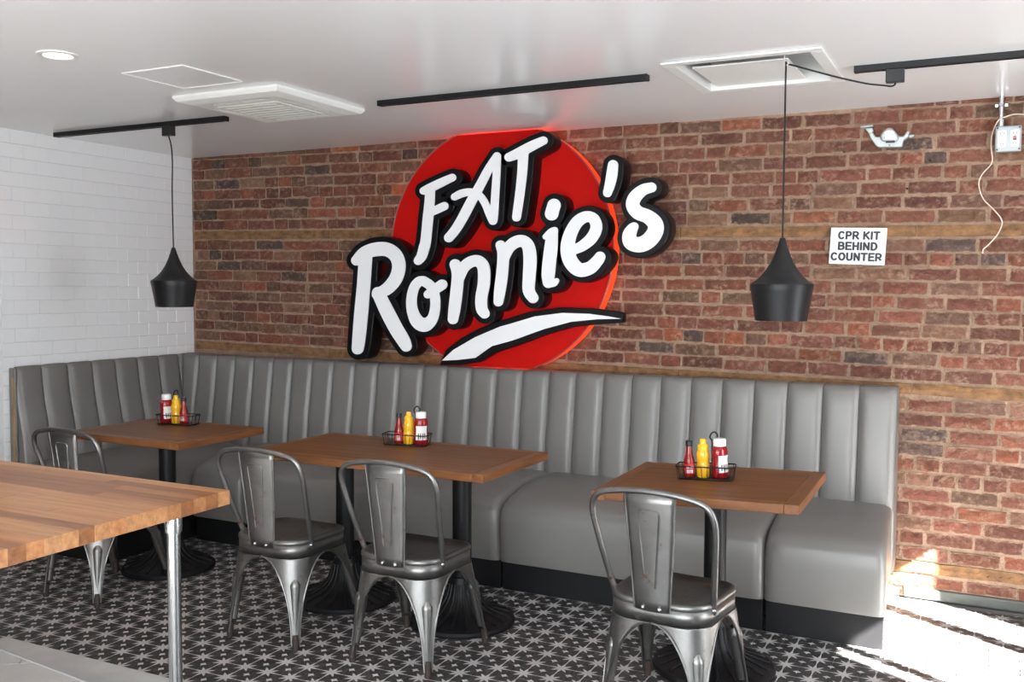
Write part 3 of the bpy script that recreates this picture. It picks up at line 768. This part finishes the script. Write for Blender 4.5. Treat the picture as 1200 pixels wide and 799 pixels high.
# outlet box with conduit
q0, q1 = at(1166.5, 148, 1, -.05), at(1197, 176.5, 1, -.05); oxc, ozc = (q0.x+q1.x)/2, (q0.z+q1.z)/2; hw, hh2 = (q1.x-q0.x)/2, (q0.z-q1.z)/2
ob = thing('outlet_box', 'grey steel outlet box with two white receptacles fed by a conduit', 'outlet', (oxc, 0, ozc))
MB().box(-hw, hw, -.05, -.010, -hh2, hh2).build('box', 'box_grey', ob, bevel=.006, seg=3)
for s_, gf in ((-1, 0), (1, 1)):
    r_ = MB().box(s_*hw*.48-.017, s_*hw*.48+.017, -.054, -.049, -.036, .036).build('receptacle', 'white_plastic', ob, bevel=.002)
    cx0 = s_*hw*.48
    for zz in (.022, -.022):
        for dx in (-.006, .006): MB().box(cx0+dx-.0013, cx0+dx+.0013, -.0548, -.053, zz-.004, zz+.004).build('slot', 'slot_dark', r_)
        MB().box(cx0-.002, cx0+.002, -.0548, -.053, zz-.011, zz-.008).build('slot', 'slot_dark', r_)
    if gf:
        MB().box(cx0-.007, cx0+.007, -.056, -.053, .001, .008).build('reset_button', 'red_plastic', r_)
        MB().box(cx0-.007, cx0+.007, -.056, -.053, -.008, -.001).build('test_button', 'cap_black', r_)
for sx_ in (-1, 1):
    for sz_ in (-1, 1):
        o = MB().lathe([(.004, 0), (.004, .003)], 10).build('screw', 'slot_dark', ob); o.rotation_euler = (PI/2, 0, 0); o.location = (sx_*(hw-.009), -.0495, sz_*(hh2-.009))
cxp = at(1173.5, 130, 1, -.03).x-oxc
cond = MB().tube([(cxp, -.03, hh2-.004), (cxp, -.03, H-ozc)], .0105, 14).build('conduit', 'galvanised', ob, smooth=50)
zst = at(1173, 123, 1, -.03).z-ozc
MB().tube([(cxp, -.03, hh2), (cxp, -.03, hh2+.03)], .0145, 14).build('coupling', 'galvanised', cond, smooth=50)
MB().tube([(cxp, -.03, zst-.009), (cxp, -.03, zst+.009)], .0135, 14).box(cxp-.026, cxp+.026, -.018, -.008, zst-.008, zst+.008).build('strap', 'galvanised', cond, bevel=.002)
# cream cable
cb = [(1215, 136), (1200, 134), (1188, 134), (1178, 137), (1170, 141), (1163, 156), (1161.5, 172), (1163, 186), (1161, 193), (1152, 203), (1147.5, 212), (1148, 222), (1153, 234), (1165, 246), (1173, 256), (1174, 264), (1168, 276), (1158, 287), (1152.5, 292), (1151.5, 297)]
cps = [at(a, b, 1, -.048 if 1165 < a < 1180 and b < 145 else -.020) for a, b in cb]
c0 = cps[-1].copy()
cable = MB().tube([p-c0 for p in smooth_path(cps, 5)], .0028, 8).build('cable', 'cable_cream', smooth=60); cable.location = c0
tag(cable, 'thin cream cable hanging in a loose S from the outlet box down the bricks', 'cable')

# ------------------------------------------------------------------ ceiling things
def track(name, x0, x1, y, label, ends=(True, True)):
    t = thing(name, label, 'track', (x0, y, H), 0, 'black ceiling tracks')
    L = x1-x0
    MB().box(0, L, -.018, .018, -.020, 0).box(0, L, -.018, -.011, -.0225, -.02).box(0, L, .011, .018, -.0225, -.02).build('rail', 'black_metal', t)
    MB().box(-.004, .012, -.0185, .0185, -.0235, 0).build('end_cap', 'black_metal', t)
    MB().box(L-.012, L+.004, -.0185, .0185, -.0235, 0).build('end_cap', 'black_metal', t)
    MB().box(.012, .09, -.011, .011, -.021, -.015).build('feed_insert', 'cap_black', t)
    return t
TL = track('ceiling_track', .10, 1.325, -1.10, 'short black ceiling track holding the pendant by the tiled wall')
TM = track('ceiling_track', 2.235, 3.495, -1.095, 'bare black ceiling track between the air conditioner and the open grille')
TR = track('ceiling_track', 4.245, 6.3, -.885, 'black ceiling track that feeds the swagged pendant cord')
def pendant(loc, label, cord_pts, adapter):
    t = thing('pendant_lamp', label, 'pendant lamp', loc, 0, 'black spun metal pendant lamps'); L0 = Vector(loc)
    prof = [(.0935, 0), (.098, .030), (.1045, .070), (.111, .108), (.1155, .130), (.1140, .136), (.100, .145), (.080, .162), (.060, .186), (.042, .215), (.028, .247), (.017, .278), (.010, .302), (.0085, .306)]
    inn = [(r_-.002 if r_ > .02 else r_*.7, z-.001) for r_, z in prof]
    sh = MB().lathe(prof, 48, cap0=False, cap1=True).build('shade', 'pendant_black', t, smooth=35)
    MB().lathe([(r_-.0025, z) for r_, z in prof[:10]], 48, cap0=False, cap1=True).build('inner_shade', 'pendant_inside', sh, smooth=35)
    MB().lathe([(.0935, 0), (.091, 0)], 48, cap0=False, cap1=False).build('rim', 'pendant_black', sh)
    MB().lathe([(.004, .05), (.026, .065), (.030, .085), (.022, .11), (.014, .14)], 20).build('bulb', 'cap_white', t, smooth=50)
    MB().tube([Vector(p)-L0 for p in cord_pts], .0034, 8).build('cord', 'cord_black', t, smooth=60)
    ax, ay = adapter
    MB().box(ax-L0.x-.032, ax-L0.x+.032, ay-L0.y-.017, ay-L0.y+.017, H-L0.z-.072, H-L0.z-.0225).build('track_adapter', 'cap_black', t, bevel=.003)
    return t
pl = (.945, -1.085, 1.318)
pendant(pl, 'black pendant lamp hanging straight from its track in front of white tiles', smooth_path([(pl[0], pl[1], 1.318+.304), (pl[0]-.003, pl[1], 1.9), (pl[0]+.002, pl[1], 2.05), (pl[0]-.004, pl[1], 2.14), (pl[0]-.006, -1.10, H-.07)], 4), (pl[0]-.006, -1.10))
prx = (4.031, -1.109, 1.308); adx = 4.385
pendant(prx, 'black pendant lamp in front of bare brick, its cord swagged from a ceiling hook', smooth_path([(prx[0], prx[1], 1.308+.304), (prx[0], prx[1], 2.0), (prx[0], prx[1], 2.235), (prx[0]+.006, prx[1]+.004, 2.247), (4.10, -1.06, 2.232), (4.20, -1.0, 2.205), (4.29, -.94, 2.186), (4.35, -.905, 2.180), (4.372, -.89, 2.178), (4.385, -.885, 2.184), (adx, -.885, H-.07)], 5), (adx, -.885))
hk = MB().tube(smooth_path([(0, 0, .10), (0, 0, -.008), (.006, 0, -.020), (.014, 0, -.014), (.012, 0, -.004)], 4), .0022, 6).build('ceiling_hook', 'white_plastic', smooth=60); hk.location = (prx[0]-.006, prx[1], H+.0)
tag(hk, 'small white hook at the open grille carrying the pendant cord', 'hook')
# open grille frame
gr = thing('ceiling_grille', 'square white ceiling frame with a dropped panel and dark gap, over the small table', 'ceiling panel', ((GX0+GX1)/2, (GY0+GY1)/2, H))
gcx, gcy = gr.location.x, gr.location.y
for a in ((GX0, GX1, GY0, gy0), (GX0, GX1, gy1, GY1), (GX0, gx0, gy0, gy1), (gx1, GX1, gy0, gy1)):
    MB().box(a[0]-gcx, a[1]-gcx, a[2]-gcy, a[3]-gcy, -.008, -.0005).build('frame_bar', 'ac_white', gr, bevel=.003)
for a in ((gx0-.004, gx0+.002, gy0, gy1), (gx1-.002, gx1+.004, gy0, gy1), (gx0, gx1, gy1-.002, gy1+.004), (gx0, gx1, gy0-.004, gy0+.002)):
    MB().box(a[0]-gcx, a[1]-gcx, a[2]-gcy, a[3]-gcy, -.006, .10).build('inner_lip', 'ac_white', gr)
pn = MB().box(-(gx1-gx0)/2+.03, (gx1-gx0)/2-.10, -(gy1-gy0)/2+.125, (gy1-gy0)/2-.004, 0, .006).build('panel', 'ac_white', gr, bevel=.002); pn.location = (0, 0, .006)
# air conditioner cassette
AX0, AX1, AY0, AY1 = 1.47, 2.06, -1.585, -.965
ac = thing('air_conditioner', 'white square ceiling cassette air conditioner with four slots', 'air conditioner', ((AX0+AX1)/2, (AY0+AY1)/2, H)); hx_, hy_ = (AX1-AX0)/2, (AY1-AY0)/2
m_ = MB(); rr = [(hx_, hy_, 0), (hx_, hy_, -.010), (hx_-.012, hy_-.012, -.024), (hx_-.06, hy_-.06, -.034)]
m_.grid([[(-a, -b, z), (a, -b, z), (a, b, z), (-a, b, z)] for a, b, z in rr], close=True)
SLOTS = ((-.15, .15, -.225, -.195), (-.15, .15, .195, .225), (-.225, -.195, -.15, .15), (.195, .225, -.15, .15))
bx_ = [-rr[-1][0], -.225, -.195, -.15, .15, .195, .225, rr[-1][0]]; by_ = [-rr[-1][1], -.225, -.195, -.15, .15, .195, .225, rr[-1][1]]
for a0, a1 in zip(bx_[:-1], bx_[1:]):                 # lower face with four open slots
    for b0, b1 in zip(by_[:-1], by_[1:]):
        if any(q[0]-1e-6 <= a0 and a1 <= q[1]+1e-6 and q[2]-1e-6 <= b0 and b1 <= q[3]+1e-6 for q in SLOTS): continue
        m_.add([(a0, b0, -.034), (a1, b0, -.034), (a1, b1, -.034), (a0, b1, -.034)], [(0, 1, 2, 3)])
m_.build('housing', 'ac_white', ac, fix=False)
g_ = .165
gl = MB().box(-g_, g_, -g_, g_, -.0385, -.033).build('grille', 'ac_grille', ac, bevel=.003)
for k in range(7):
    yy = -g_+.03+k*(2*g_-.06)/6; MB().box(-g_+.02, g_-.02, yy-.004, yy+.004, -.0405, -.0385).build('louvre', 'ac_white', gl)
for a in SLOTS:
    z_ = [(a[0], a[2]), (a[1], a[2]), (a[1], a[3]), (a[0], a[3])]
    s_ = MB().grid([[(x, y, -.034) for x, y in z_], [(x, y, -.004) for x, y in z_]], close=True).add([(x, y, -.004) for x, y in z_], [(0, 1, 2, 3)]).build('air_slot', 'ac_grille', ac)
    cxm, cym = (a[0]+a[1])/2, (a[2]+a[3])/2; ex, ey = [(q-.010 if q < .02 else q-.004) for q in ((a[1]-a[0])/2, (a[3]-a[2])/2)]
    MB().box(cxm-ex, cxm+ex, cym-ey, cym+ey, -.0340, -.0315).build('flap', 'ac_white', s_)
# flush hatch
ha = thing('access_hatch', 'flush square white ceiling hatch with a thin raised frame near the air conditioner', 'hatch', (1.806, -1.85, H))
MB().box(-.155, .155, -.155, .155, -.0015, 0).build('lid', 'ceiling_paint', ha)
for a in ((-.163, .163, -.163, -.155), (-.163, .163, .155, .163), (-.163, -.155, -.155, .155), (.155, .163, -.155, .155)):
    MB().box(*a, -.004, 0).build('frame_bar', 'ac_white', ha)
# recessed downlight
dl = thing('downlight', 'small round recessed downlight glowing warm in the white ceiling', 'downlight', (1.675, -2.325, H))
MB().lathe([(.072, 0), (.070, -.004), (.052, -.006), (.048, -.002)], 40, cap0=False, cap1=False).build('trim_ring', 'ac_white', dl, smooth=40)
MB().lathe([(.049, -.003), (.03, -.006), (.004, -.007)], 32, cap0=False).build('lens', 'lamp_lens', dl, smooth=60)
ll = bpy.data.lights.new('downlight_beam', 'SPOT'); ll.energy = 18; ll.color = (1, .78, .55); ll.spot_size = 1.9; ll.spot_blend = .7; ll.shadow_soft_size = .04
lo = bpy.data.objects.new('downlight_beam', ll); COL.objects.link(lo); lo.parent = dl; lo.location = (0, 0, -.012)

# ------------------------------------------------------------------ tables
TZ = .715
def round_base(t, x, y):
    """cast iron pedestal: column with a flared, ribbed round foot"""
    col = MB().lathe([(.041, .06), (.041, TZ-.05)], 28, (x, y, 0)).build('column', 'black_metal', t, smooth=40)
    MB().lathe([(.036, 0), (.036, .018)], 20, (x, y, .20)).build('collar', 'black_metal', col) if False else None
    prof = [(.227, 0), (.228, .010), (.222, .020), (.204, .028), (.165, .039), (.120, .056), (.085, .085), (.064, .125), (.054, .170), (.050, .195), (.043, .20)]
    ft = MB().lathe(prof, 56, (x, y, 0)).build('base', 'black_metal', t, smooth=35)
    for k in range(20):
        a = 2*PI*k/20; pts = []
        for r_, z in ((.207, .028), (.165, .042), (.120, .060), (.086, .090), (.066, .128), (.056, .170)): pts.append((x+r_*math.cos(a), y+r_*math.sin(a), z))
        MB().tube(smooth_path(pts, 3), [.0055]*len(smooth_path(pts, 3)), 6).build('rib', 'black_metal', ft, smooth=60)
    MB().box(x-.16, x+.16, y-.02, y+.02, TZ-.05, TZ-.033).box(x-.02, x+.02, y-.16, y+.16, TZ-.05, TZ-.033).build('spider', 'black_metal', t)
def pub_table(name, corners, bases, label, dz=0):
    P = [at(a, b, 2, TZ+e_) for (a, b), e_ in zip(corners, (-dz/2, dz/2, dz/2, -dz/2))]           # FL FR BR BL
    c = sum(P, Vector())/4; c.z = 0; ax = ((P[1]-P[0])+(P[2]-P[3]))/2; L = ax.length; W_ = (((P[3]-P[0])+(P[2]-P[1]))/2).length; rz = math.atan2(ax.y, ax.x)
    t = thing(name, label, 'table', (c.x, c.y, 0), rz, 'walnut dining tables on black pedestals'); hl, hw_ = L/2, W_/2; e = .05; z0, z1 = TZ-.033, TZ
    n = 5; tk = dz/L                                     # top sheared in height so its four corner pixels form a rectangle
    def shear_z(m_): m_.v = [(x, y, z+x*tk) for x, y, z in m_.v]; return m_
    for k in range(n):
        y0 = -hw_+e+(2*hw_-2*e)*k/n; y1 = -hw_+e+(2*hw_-2*e)*(k+1)/n
        shear_z(MB().box(-hl+e+.0003, hl-e-.0003, y0+.0002, y1-.0002, z0, z1-.0002)).build('plank', 'walnut_top', t)
    for s_ in (-1, 1):
        shear_z(MB().box(min(s_*hl, s_*(hl-e)), max(s_*hl, s_*(hl-e)), -hw_, hw_, z0, z1)).build('edge_board', 'walnut_edge_cross', t, bevel=.003)
        shear_z(MB().box(-hl+e, hl-e, min(s_*hw_, s_*(hw_-e)), max(s_*hw_, s_*(hw_-e)), z0, z1)).build('edge_board', 'walnut_edge', t, bevel=.003)
    R = Matrix.Rotation(-rz, 2)
    for bx_, by_ in bases:
        q = R @ Vector((bx_-c.x, by_-c.y)); round_base(t, q.x, q.y)
    return t, c, rz, tk
TAB0 = pub_table('dining_table', [(80, 505.6), (211, 520), (307.4, 500.5), (180, 489)], [(1.03, -1.23)], 'small walnut dining table in the corner by the white tiles')
TAB1 = pub_table('dining_table', [(295, 526.7), (568.3, 557.5), (639.7, 529), (387.3, 506.6)], [(2.118, -1.215), (2.735, -1.222)], 'long walnut dining table on two black pedestals under the sign')
TAB2 = pub_table('dining_table', [(695, 575), (937, 592), (968, 553), (755, 540.5)], [(3.83, -1.232)], 'small walnut dining table at the sunny end of the banquette', .02)

# butcher block table
bt = thing('butcher_block_table', 'thick butcher block communal table on galvanised pipe legs', 'table', (1.1, -2.80, 0))
BX0, BX1, BY0, BY1, BZ = -.35, 2.478, -3.25, -2.335, .75
ns = 17; sw_ = (BY1-BY0)/ns
for k in range(ns):
    y0 = BY0+k*sw_; x = BX0-random.uniform(0, .5)
    while x < BX1-.02:
        b = min(x+random.uniform(.55, 1.25), BX1)
        if BX1-b < .25: b = BX1
        a = max(x, BX0)
        if b-a > .02:
            o = MB().box(a-1.1+.0002, b-1.1-.0002, y0+2.8+.0002, y0+sw_+2.8-.0002, BZ-.048+random.uniform(0, .0004), BZ-random.uniform(0, .0005)).build('stave', 'butcher_block', bt, bevel=.0008, seg=1)
            g = random.choice(((1, 1, 1), (.98, .93, .88), (1.06, 1.04, 1.0), (.84, .74, .68), (.92, .80, .72), (.60, .50, .46), (1.02, .90, .80))); o.color = (*g, 1)
        x = b
for lx, ly in ((2.36, -2.47), (2.36, -3.12), (-.22, -2.47), (-.22, -3.12)):
    lg = MB().lathe([(.0215, 0), (.0215, BZ-.055)], 24, (lx-1.1, ly+2.8, 0)).build('leg', 'galvanised', bt, smooth=40)
    MB().lathe([(.0275, BZ-.125), (.028, BZ-.115), (.028, BZ-.062), (.0265, BZ-.055)], 24, (lx-1.1, ly+2.8, 0)).build('coupling', 'galvanised', lg, smooth=40)
    MB().lathe([(.05, BZ-.056), (.05, BZ-.047)], 24, (lx-1.1, ly+2.8, 0)).build('flange', 'galvanised', lg)
    MB().lathe([(.045, 0), (.045, .008), (.026, .014), (.026, .03)], 24, (lx-1.1, ly+2.8, 0)).build('floor_flange', 'galvanised', lg, smooth=40)
    for s_ in (.5, 2.2): 
        MB().tube([(lx-1.1+.026*math.cos(s_-2.2), ly+2.8+.026*math.sin(s_-2.2), BZ-.088), (lx-1.1+.033*math.cos(s_-2.2), ly+2.8+.033*math.sin(s_-2.2), BZ-.088)], .005, 8).build('set_screw', 'galvanised', lg)

# ------------------------------------------------------------------ steel chairs
SZ, RIM = .425, .402
FEET = [(-.172, -.215), (.172, -.215), (.190, .200), (-.190, .200)]
def perimeter(n=200):
    """rounded seat outline, counter-clockwise from rear middle; rear more rounded"""
    pts = []
    for cx0, cy0, r_, a0 in ((.172-.095, -.205+.095, .095, -90), (.178-.055, .125-.055, .055, 0), (-.178+.055, .125-.055, .055, 90), (-.172+.095, -.205+.095, .095, 180)):
        for k in range(13): a = math.radians(a0+90*k/12); pts.append(Vector((cx0+r_*math.cos(a), cy0+r_*math.sin(a))))
    # bow the rear edge a little
    d = [0]
    for i in range(len(pts)): d.append(d[-1]+(pts[(i+1) % len(pts)]-pts[i]).length)
    tot = d[-1]; out = []; j = 0
    for k in range(n):
        s = tot*k/n
        while d[j+1] < s: j += 1
        t = (s-d[j])/(d[j+1]-d[j]); out.append(pts[j].lerp(pts[(j+1) % len(pts)], t))
    return out, tot
PER, PTOT = perimeter()
NP = len(PER)
def per(s):
    s = (s/PTOT*NP) % NP; i = int(s); return PER[i].lerp(PER[(i+1) % NP], s-i)
def corner_s(q):
    return min(range(NP), key=lambda i: (PER[i]-Vector(q)).length)*PTOT/NP
CS = [corner_s(q) for q in ((-.16, -.19), (.16, -.19), (.18, .125), (-.18, .125))]
MID = [corner_s(q) for q in ((0, -.205), (.178, -.03), (0, .125), (-.178, -.03))]     # rear, right, front, left
def make_chair(label):
    t = thing('steel_chair', label, 'chair', (0, 0, 0), 0, 'bare steel cafe chairs')
    # seat pan with rolled rim
    m_ = MB(); rows_ = []
    for off, z in ((.0, RIM), (.003, RIM+.004), (.0035, RIM+.012), (.002, SZ-.005), (-.004, SZ), (-.012, SZ-.001), (-.022, SZ-.008), (-.06, SZ-.011), (-.11, SZ-.012)):
        rows_.append([(p.x*(1+off/.175), -.04+(p.y+.04)*(1+off/.165), z) for p in PER])
    m_.grid(rows_, close=True); m_.add(rows_[-1], [tuple(range(NP))]); m_.build('seat', 'raw_steel', t, smooth=50)
    # apron
    ar = MB(); za = .352
    ar.grid([[(p.x, p.y, RIM+.006) for p in PER], [(p.x, p.y, za) for p in PER]], close=True); ar.build('apron', 'raw_steel', t, smooth=60, solid=.003)
    lims = [(MID[3], MID[0]), (MID[0], MID[1]), (MID[1], MID[2]), (MID[2], MID[3])]
    for k in range(4):
        s0 = CS[k]; la = (s0-lims[k][0]) % PTOT; lb = (lims[k][1]-s0) % PTOT
        if la > PTOT/2: la = PTOT-la
        if lb > PTOT/2: lb = PTOT-lb
        top = per(s0); foot = Vector(FEET[k]); lg = MB(); rows_ = []; nz = 18; nw = 14; e1 = []; e2 = []; mid = []
        for r_ in range(nz+1):
            q = r_/nz; q = q**1.5; u = 1-q; z = za+(.022-za)*q
            sh = 1-math.sqrt(max(0, 1-u**2.6)); c = top.lerp(foot, (za+.03-z)/(za+.03-.022)); wf = .021*(.70+.5*u)
            wa, wb = wf+(la-wf)*sh, wf+(lb-wf)*sh; row = []
            for j in range(nw+1):
                f = j/nw; s = s0-wa+(wa+wb)*f; d = per(s)-top; row.append((c.x+d.x, c.y+d.y, z))
            rows_.append(row); e1.append(row[0]); e2.append(row[-1]); mid.append((c.x, c.y, z))
        lg.grid(rows_); leg = lg.build('leg', 'raw_steel', t, smooth=70, solid=.003)
        MB().tube(e1, .0042, 6).tube(e2, .0042, 6).build('rolled_edge', 'raw_steel', leg, smooth=60)
        out = (top-Vector((0, -.04))).normalized(); rib = [(x-out.x*.013, y-out.y*.013, z) for x, y, z in mid if .05 < z < .28]; rib = smooth_path(rib, 3)
        MB().tube(rib, [.0262*(min(1, .55+i*.12))-.0125*i/len(rib) for i in range(len(rib))], 14).build('pressed_rib', 'raw_steel', leg, smooth=50)
        dn = Vector((foot.x-top.x, foot.y-top.y, -za)).normalized(); inw = -out*.005
        MB().tube([(foot.x+inw.x, foot.y+inw.y, .0), (foot.x+inw.x, foot.y+inw.y, .03), (foot.x+inw.x-dn.x*.03, foot.y+inw.y-dn.y*.03, .06)], [.0125, .0135, .012], 12).build('foot', 'rubber', leg, smooth=50)
    # back hoop
    half = [(.170, -.105, .385), (.182, -.135, .46), (.196, -.172, .56), (.208, -.203, .655), (.210, -.219, .705), (.198, -.229, .742), (.170, -.235, .764), (.11, -.241, .778), (.05, -.244, .784)]
    path = half+[(0, -.245, .785)]+[(-x, y, z) for x, y, z in half[::-1]]
    MB().tube(smooth_path(path, 5), .0105, 12).build('back_hoop', 'raw_steel', t, smooth=60)
    # splat
    rows_ = []
    for i in range(13):
        q = i/12; z = .392+(.779-.392)*q; hw_ = .061+.026*q; y = -.211-.034*q**1.2
        rows_.append([(hw_*x, y-.012*(1-x*x)+.006, z) for x in (-1, -.8, -.5, -.2, 0, .2, .5, .8, 1)])
    sp = MB().grid(rows_).build('back_splat', 'raw_steel', t, smooth=60, solid=.003)
    MB().tube([r_[0] for r_ in rows_], .0038, 6).tube([r_[-1] for r_ in rows_], .0038, 6).build('folded_edge', 'raw_steel', sp, smooth=60)
    def sy(z, x):
        q = (z-.392)/(.779-.392); hw_ = .061+.026*q; return -.211-.034*max(q, 0)**1.2-.012*(1-(x/hw_)**2)+.006
    em = [(-.017, .47), (-.026, .58), (-.036, .70), (-.035, .718), (-.027, .727), (0, .728), (.027, .727), (.035, .718), (.036, .70), (.026, .58), (.017, .47)]
    MB().tube(smooth_path([(x, sy(z, x)-.001, z) for x, z in em], 4), .0036, 6).build('pressed_outline', 'raw_steel', sp, smooth=60)
    for x, y, z in ((-.028, -.2165, .402), (.028, -.2165, .402), (-.176, -.118, .398), (.176, -.118, .398)):
        r_ = MB().lathe([(.0075, 0), (.0065, .003), (.003, .0055)], 10).build('rivet', 'galvanised', t, smooth=50); r_.location = (x, y, z)
        r_.rotation_euler = (PI/2, 0, 0) if abs(x) < .1 else (PI/2, 0, math.copysign(1.1, x))
    return t
ch = make_chair('bare steel cafe chair at the long table, nearest the small sunny table')
ch.location = (2.757, -1.597, 0); ch.rotation_euler = (0, 0, 0)
dup(ch, (2.155, -1.608, 0), 0, 'bare steel cafe chair at the long table, next to the butcher block corner')
dup(ch, (3.800, -1.625, 0), math.radians(-5), 'bare steel cafe chair with rust spots at the small sunny table')
dup(ch, (1.048, -1.612, 0), math.radians(0), 'dark steel cafe chair at the corner table, half hidden by the butcher block')

# ------------------------------------------------------------------ condiments
def lab_patch(prof_r, z0, z1, a0, a1, c=(0, 0, 0), n=10, grow=.0006):
    rows_ = []
    for k in range(5):
        z = z0+(z1-z0)*k/4; rows_.append([(c[0]+(prof_r(z)+grow)*math.cos(a0+(a1-a0)*i/n), c[1]+(prof_r(z)+grow)*math.sin(a0+(a1-a0)*i/n), z) for i in range(n+1)])
    return MB().grid(rows_)
def rad_at(prof):
    def f(z):
        for (r0, z0), (r1_, z1) in zip(prof[:-1], prof[1:]):
            if z0 <= z <= z1: return r0+(r1_-r0)*(z-z0)/max(1e-6, z1-z0)
        return prof[-1][0]
    return f
def ketchup(loc, rz, lab):
    t = thing('ketchup_bottle', lab, 'bottle', loc, rz, 'ketchup bottles'); prof = [(.026, 0), (.030, .004), (.0315, .02), (.030, .05), (.0285, .066), (.030, .08), (.031, .095), (.028, .110), (.021, .120), (.018, .122)]
    MB().lathe(prof, 28, sx=1.06, sy=.82).build('body', 'ketchup', t, smooth=40)
    MB().lathe([(.0235, .119), (.0238, .140), (.0225, .146), (.020, .147)], 28).build('cap', 'cap_white', t, smooth=40)
    f = rad_at(prof); R_ = lambda z: f(z)
    lb = lab_patch(R_, .022, .085, -PI/2-.85, -PI/2+.85); lb.v = [(x*1.06, y*.82, z) for x, y, z in lb.v]; l_ = lb.build('label', 'label_white', t, smooth=60)
    for a in (-.42, -.12, .18, .46):
        q = lab_patch(R_, .030, .052, -PI/2+a-.07, -PI/2+a+.07, grow=.0011, n=3); q.v = [(x*1.06, y*.82, z) for x, y, z in q.v]; q.build('label_print', 'label_print', l_)
def mustard(loc, rz, lab):
    t = thing('mustard_bottle', lab, 'bottle', loc, rz, 'mustard bottles'); prof = [(.021, 0), (.024, .004), (.0248, .03), (.0235, .052), (.0225, .060), (.0245, .07), (.0248, .088), (.0225, .098), (.020, .102)]
    MB().lathe(prof, 26).build('body', 'mustard', t, smooth=40)
    MB().lathe([(.0205, .101), (.0205, .118), (.017, .122), (.0125, .126), (.0115, .140), (.0085, .144)], 24).build('cap', 'cap_yellow', t, smooth=35)
def hot_sauce(loc, rz, lab):
    t = thing('hot_sauce_bottle', lab, 'bottle', loc, rz, 'hot sauce bottles'); prof = [(.0185, 0), (.0205, .003), (.0208, .058), (.0195, .066), (.0145, .082), (.0115, .098), (.0105, .118)]
    MB().lathe(prof, 24).build('body', 'hot_sauce', t, smooth=40)
    MB().lathe([(.0128, .115), (.0128, .134), (.0115, .136)], 20).build('cap', 'cap_black', t, smooth=40)
    f = rad_at(prof); l_ = lab_patch(f, .012, .050, -PI/2-1.2, -PI/2+1.2).build('label', 'red_plastic', t, smooth=60)
    for a in (-.5, -.2, .12, .42): lab_patch(f, .016, .029, -PI/2+a-.10, -PI/2+a+.10, grow=.0011, n=3).build('label_print', 'label_white', l_)
    lab_patch(f, .034, .042, -PI/2-.7, -PI/2+.7, grow=.0011).build('label_print', 'label_white', l_)
def caddy(loc, rz, lab, hx):
    t = thing('condiment_caddy', lab, 'caddy', loc, rz, 'black wire condiment caddies'); hx0, hy0, zb, zt_ = .100, .044, .004, .050
    rect = lambda ax, ay, z: [(x*ax, y*ay, z) for x, y in ((-1, -.7), (-.93, -1), (.93, -1), (1, -.7), (1, .7), (.93, 1), (-.93, 1), (-1, .7))]
    MB().tube(rect(hx0*1.08, hy0*1.1, zt_), .0026, 6, closed=True).build('top_wire', 'black_metal', t, smooth=60)
    MB().tube(rect(hx0, hy0, zb), .0024, 6, closed=True).build('bottom_wire', 'black_metal', t, smooth=60)
    for k in range(10):
        x = -hx0*.9+hx0*1.8*k/9
        MB().tube([(x*1.08, -hy0*1.1, zt_), (x, -hy0, zb), (x, hy0, zb), (x*1.08, hy0*1.1, zt_)], .0013, 5).build('upright_wire', 'black_metal', t)
    for y in (-.6, 0, .6):
        MB().tube([(-hx0*1.08, y*hy0*1.1, zt_), (-hx0, y*hy0, zb), (hx0, y*hy0, zb), (hx0*1.08, y*hy0*1.1, zt_)], .0013, 5).build('cross_wire', 'black_metal', t)
    MB().box(-hx0, hx0, -hy0, hy0, .0045, .0065).build('tray', 'black_metal', t)
    hd = [(hx+x, .0415, z) for x, z in ((0, .005), (0, .10), (0, .135), (-.007, .150), (0, .166), (.012, .170), (.021, .158), (.016, .143), (.002, .140))]
    MB().tube(smooth_path(hd, 5), .0030, 8).build('handle', 'black_metal', t, smooth=60)
def set_on(px0, px1, py_b, rz, order, name, inward, hx, tab):
    P = at((px0+px1)/2, py_b, 2, TZ+.004); R = Matrix.Rotation(rz, 2)
    c = Vector((P.x, P.y))
    n0 = len(bpy.data.objects); before = set(bpy.data.objects); T_, tc, trz, tk = tab; axd = Vector((math.cos(trz), math.sin(trz)))
    caddy((c.x, c.y, TZ), rz, 'black wire condiment caddy with loop handle on the '+name, hx)
    for kind, lx in order:
        q = c+R @ Vector((lx, -.004)); loc = (q.x, q.y, TZ+.0065)
        if kind == 'k': ketchup(loc, rz+inward, 'red ketchup bottle with white cap and label in the caddy on the '+name)
        if kind == 'm': mustard(loc, rz, 'yellow mustard squeeze bottle in the caddy on the '+name)
        if kind == 'h': hot_sauce(loc, rz+.3, 'slim red hot sauce bottle with black cap in the caddy on the '+name)
    if tk:
        for o in set(bpy.data.objects)-before:
            if o.parent: continue
            o.location.z += tk*axd.dot(Vector((o.location.x-tc.x, o.location.y-tc.y)))
            o.rotation_euler = (Matrix.Rotation(trz, 3, 'Z') @ Matrix.Rotation(-math.atan(tk), 3, 'Y') @ Matrix.Rotation(o.rotation_euler.z-trz, 3, 'Z')).to_euler()
set_on(793, 862, 559, math.radians(8), (('h', -.062), ('m', -.010), ('k', .052)), 'small sunny table', .9, .018, TAB2)
set_on(446, 508, 520, math.radians(10), (('h', -.037), ('m', .010), ('k', .069)), 'long table', .5, .024, TAB1)
set_on(180, 238, 496, math.radians(8), (('k', -.068), ('m', -.009), ('h', .038)), 'corner table', 1.1, -.052, TAB0)
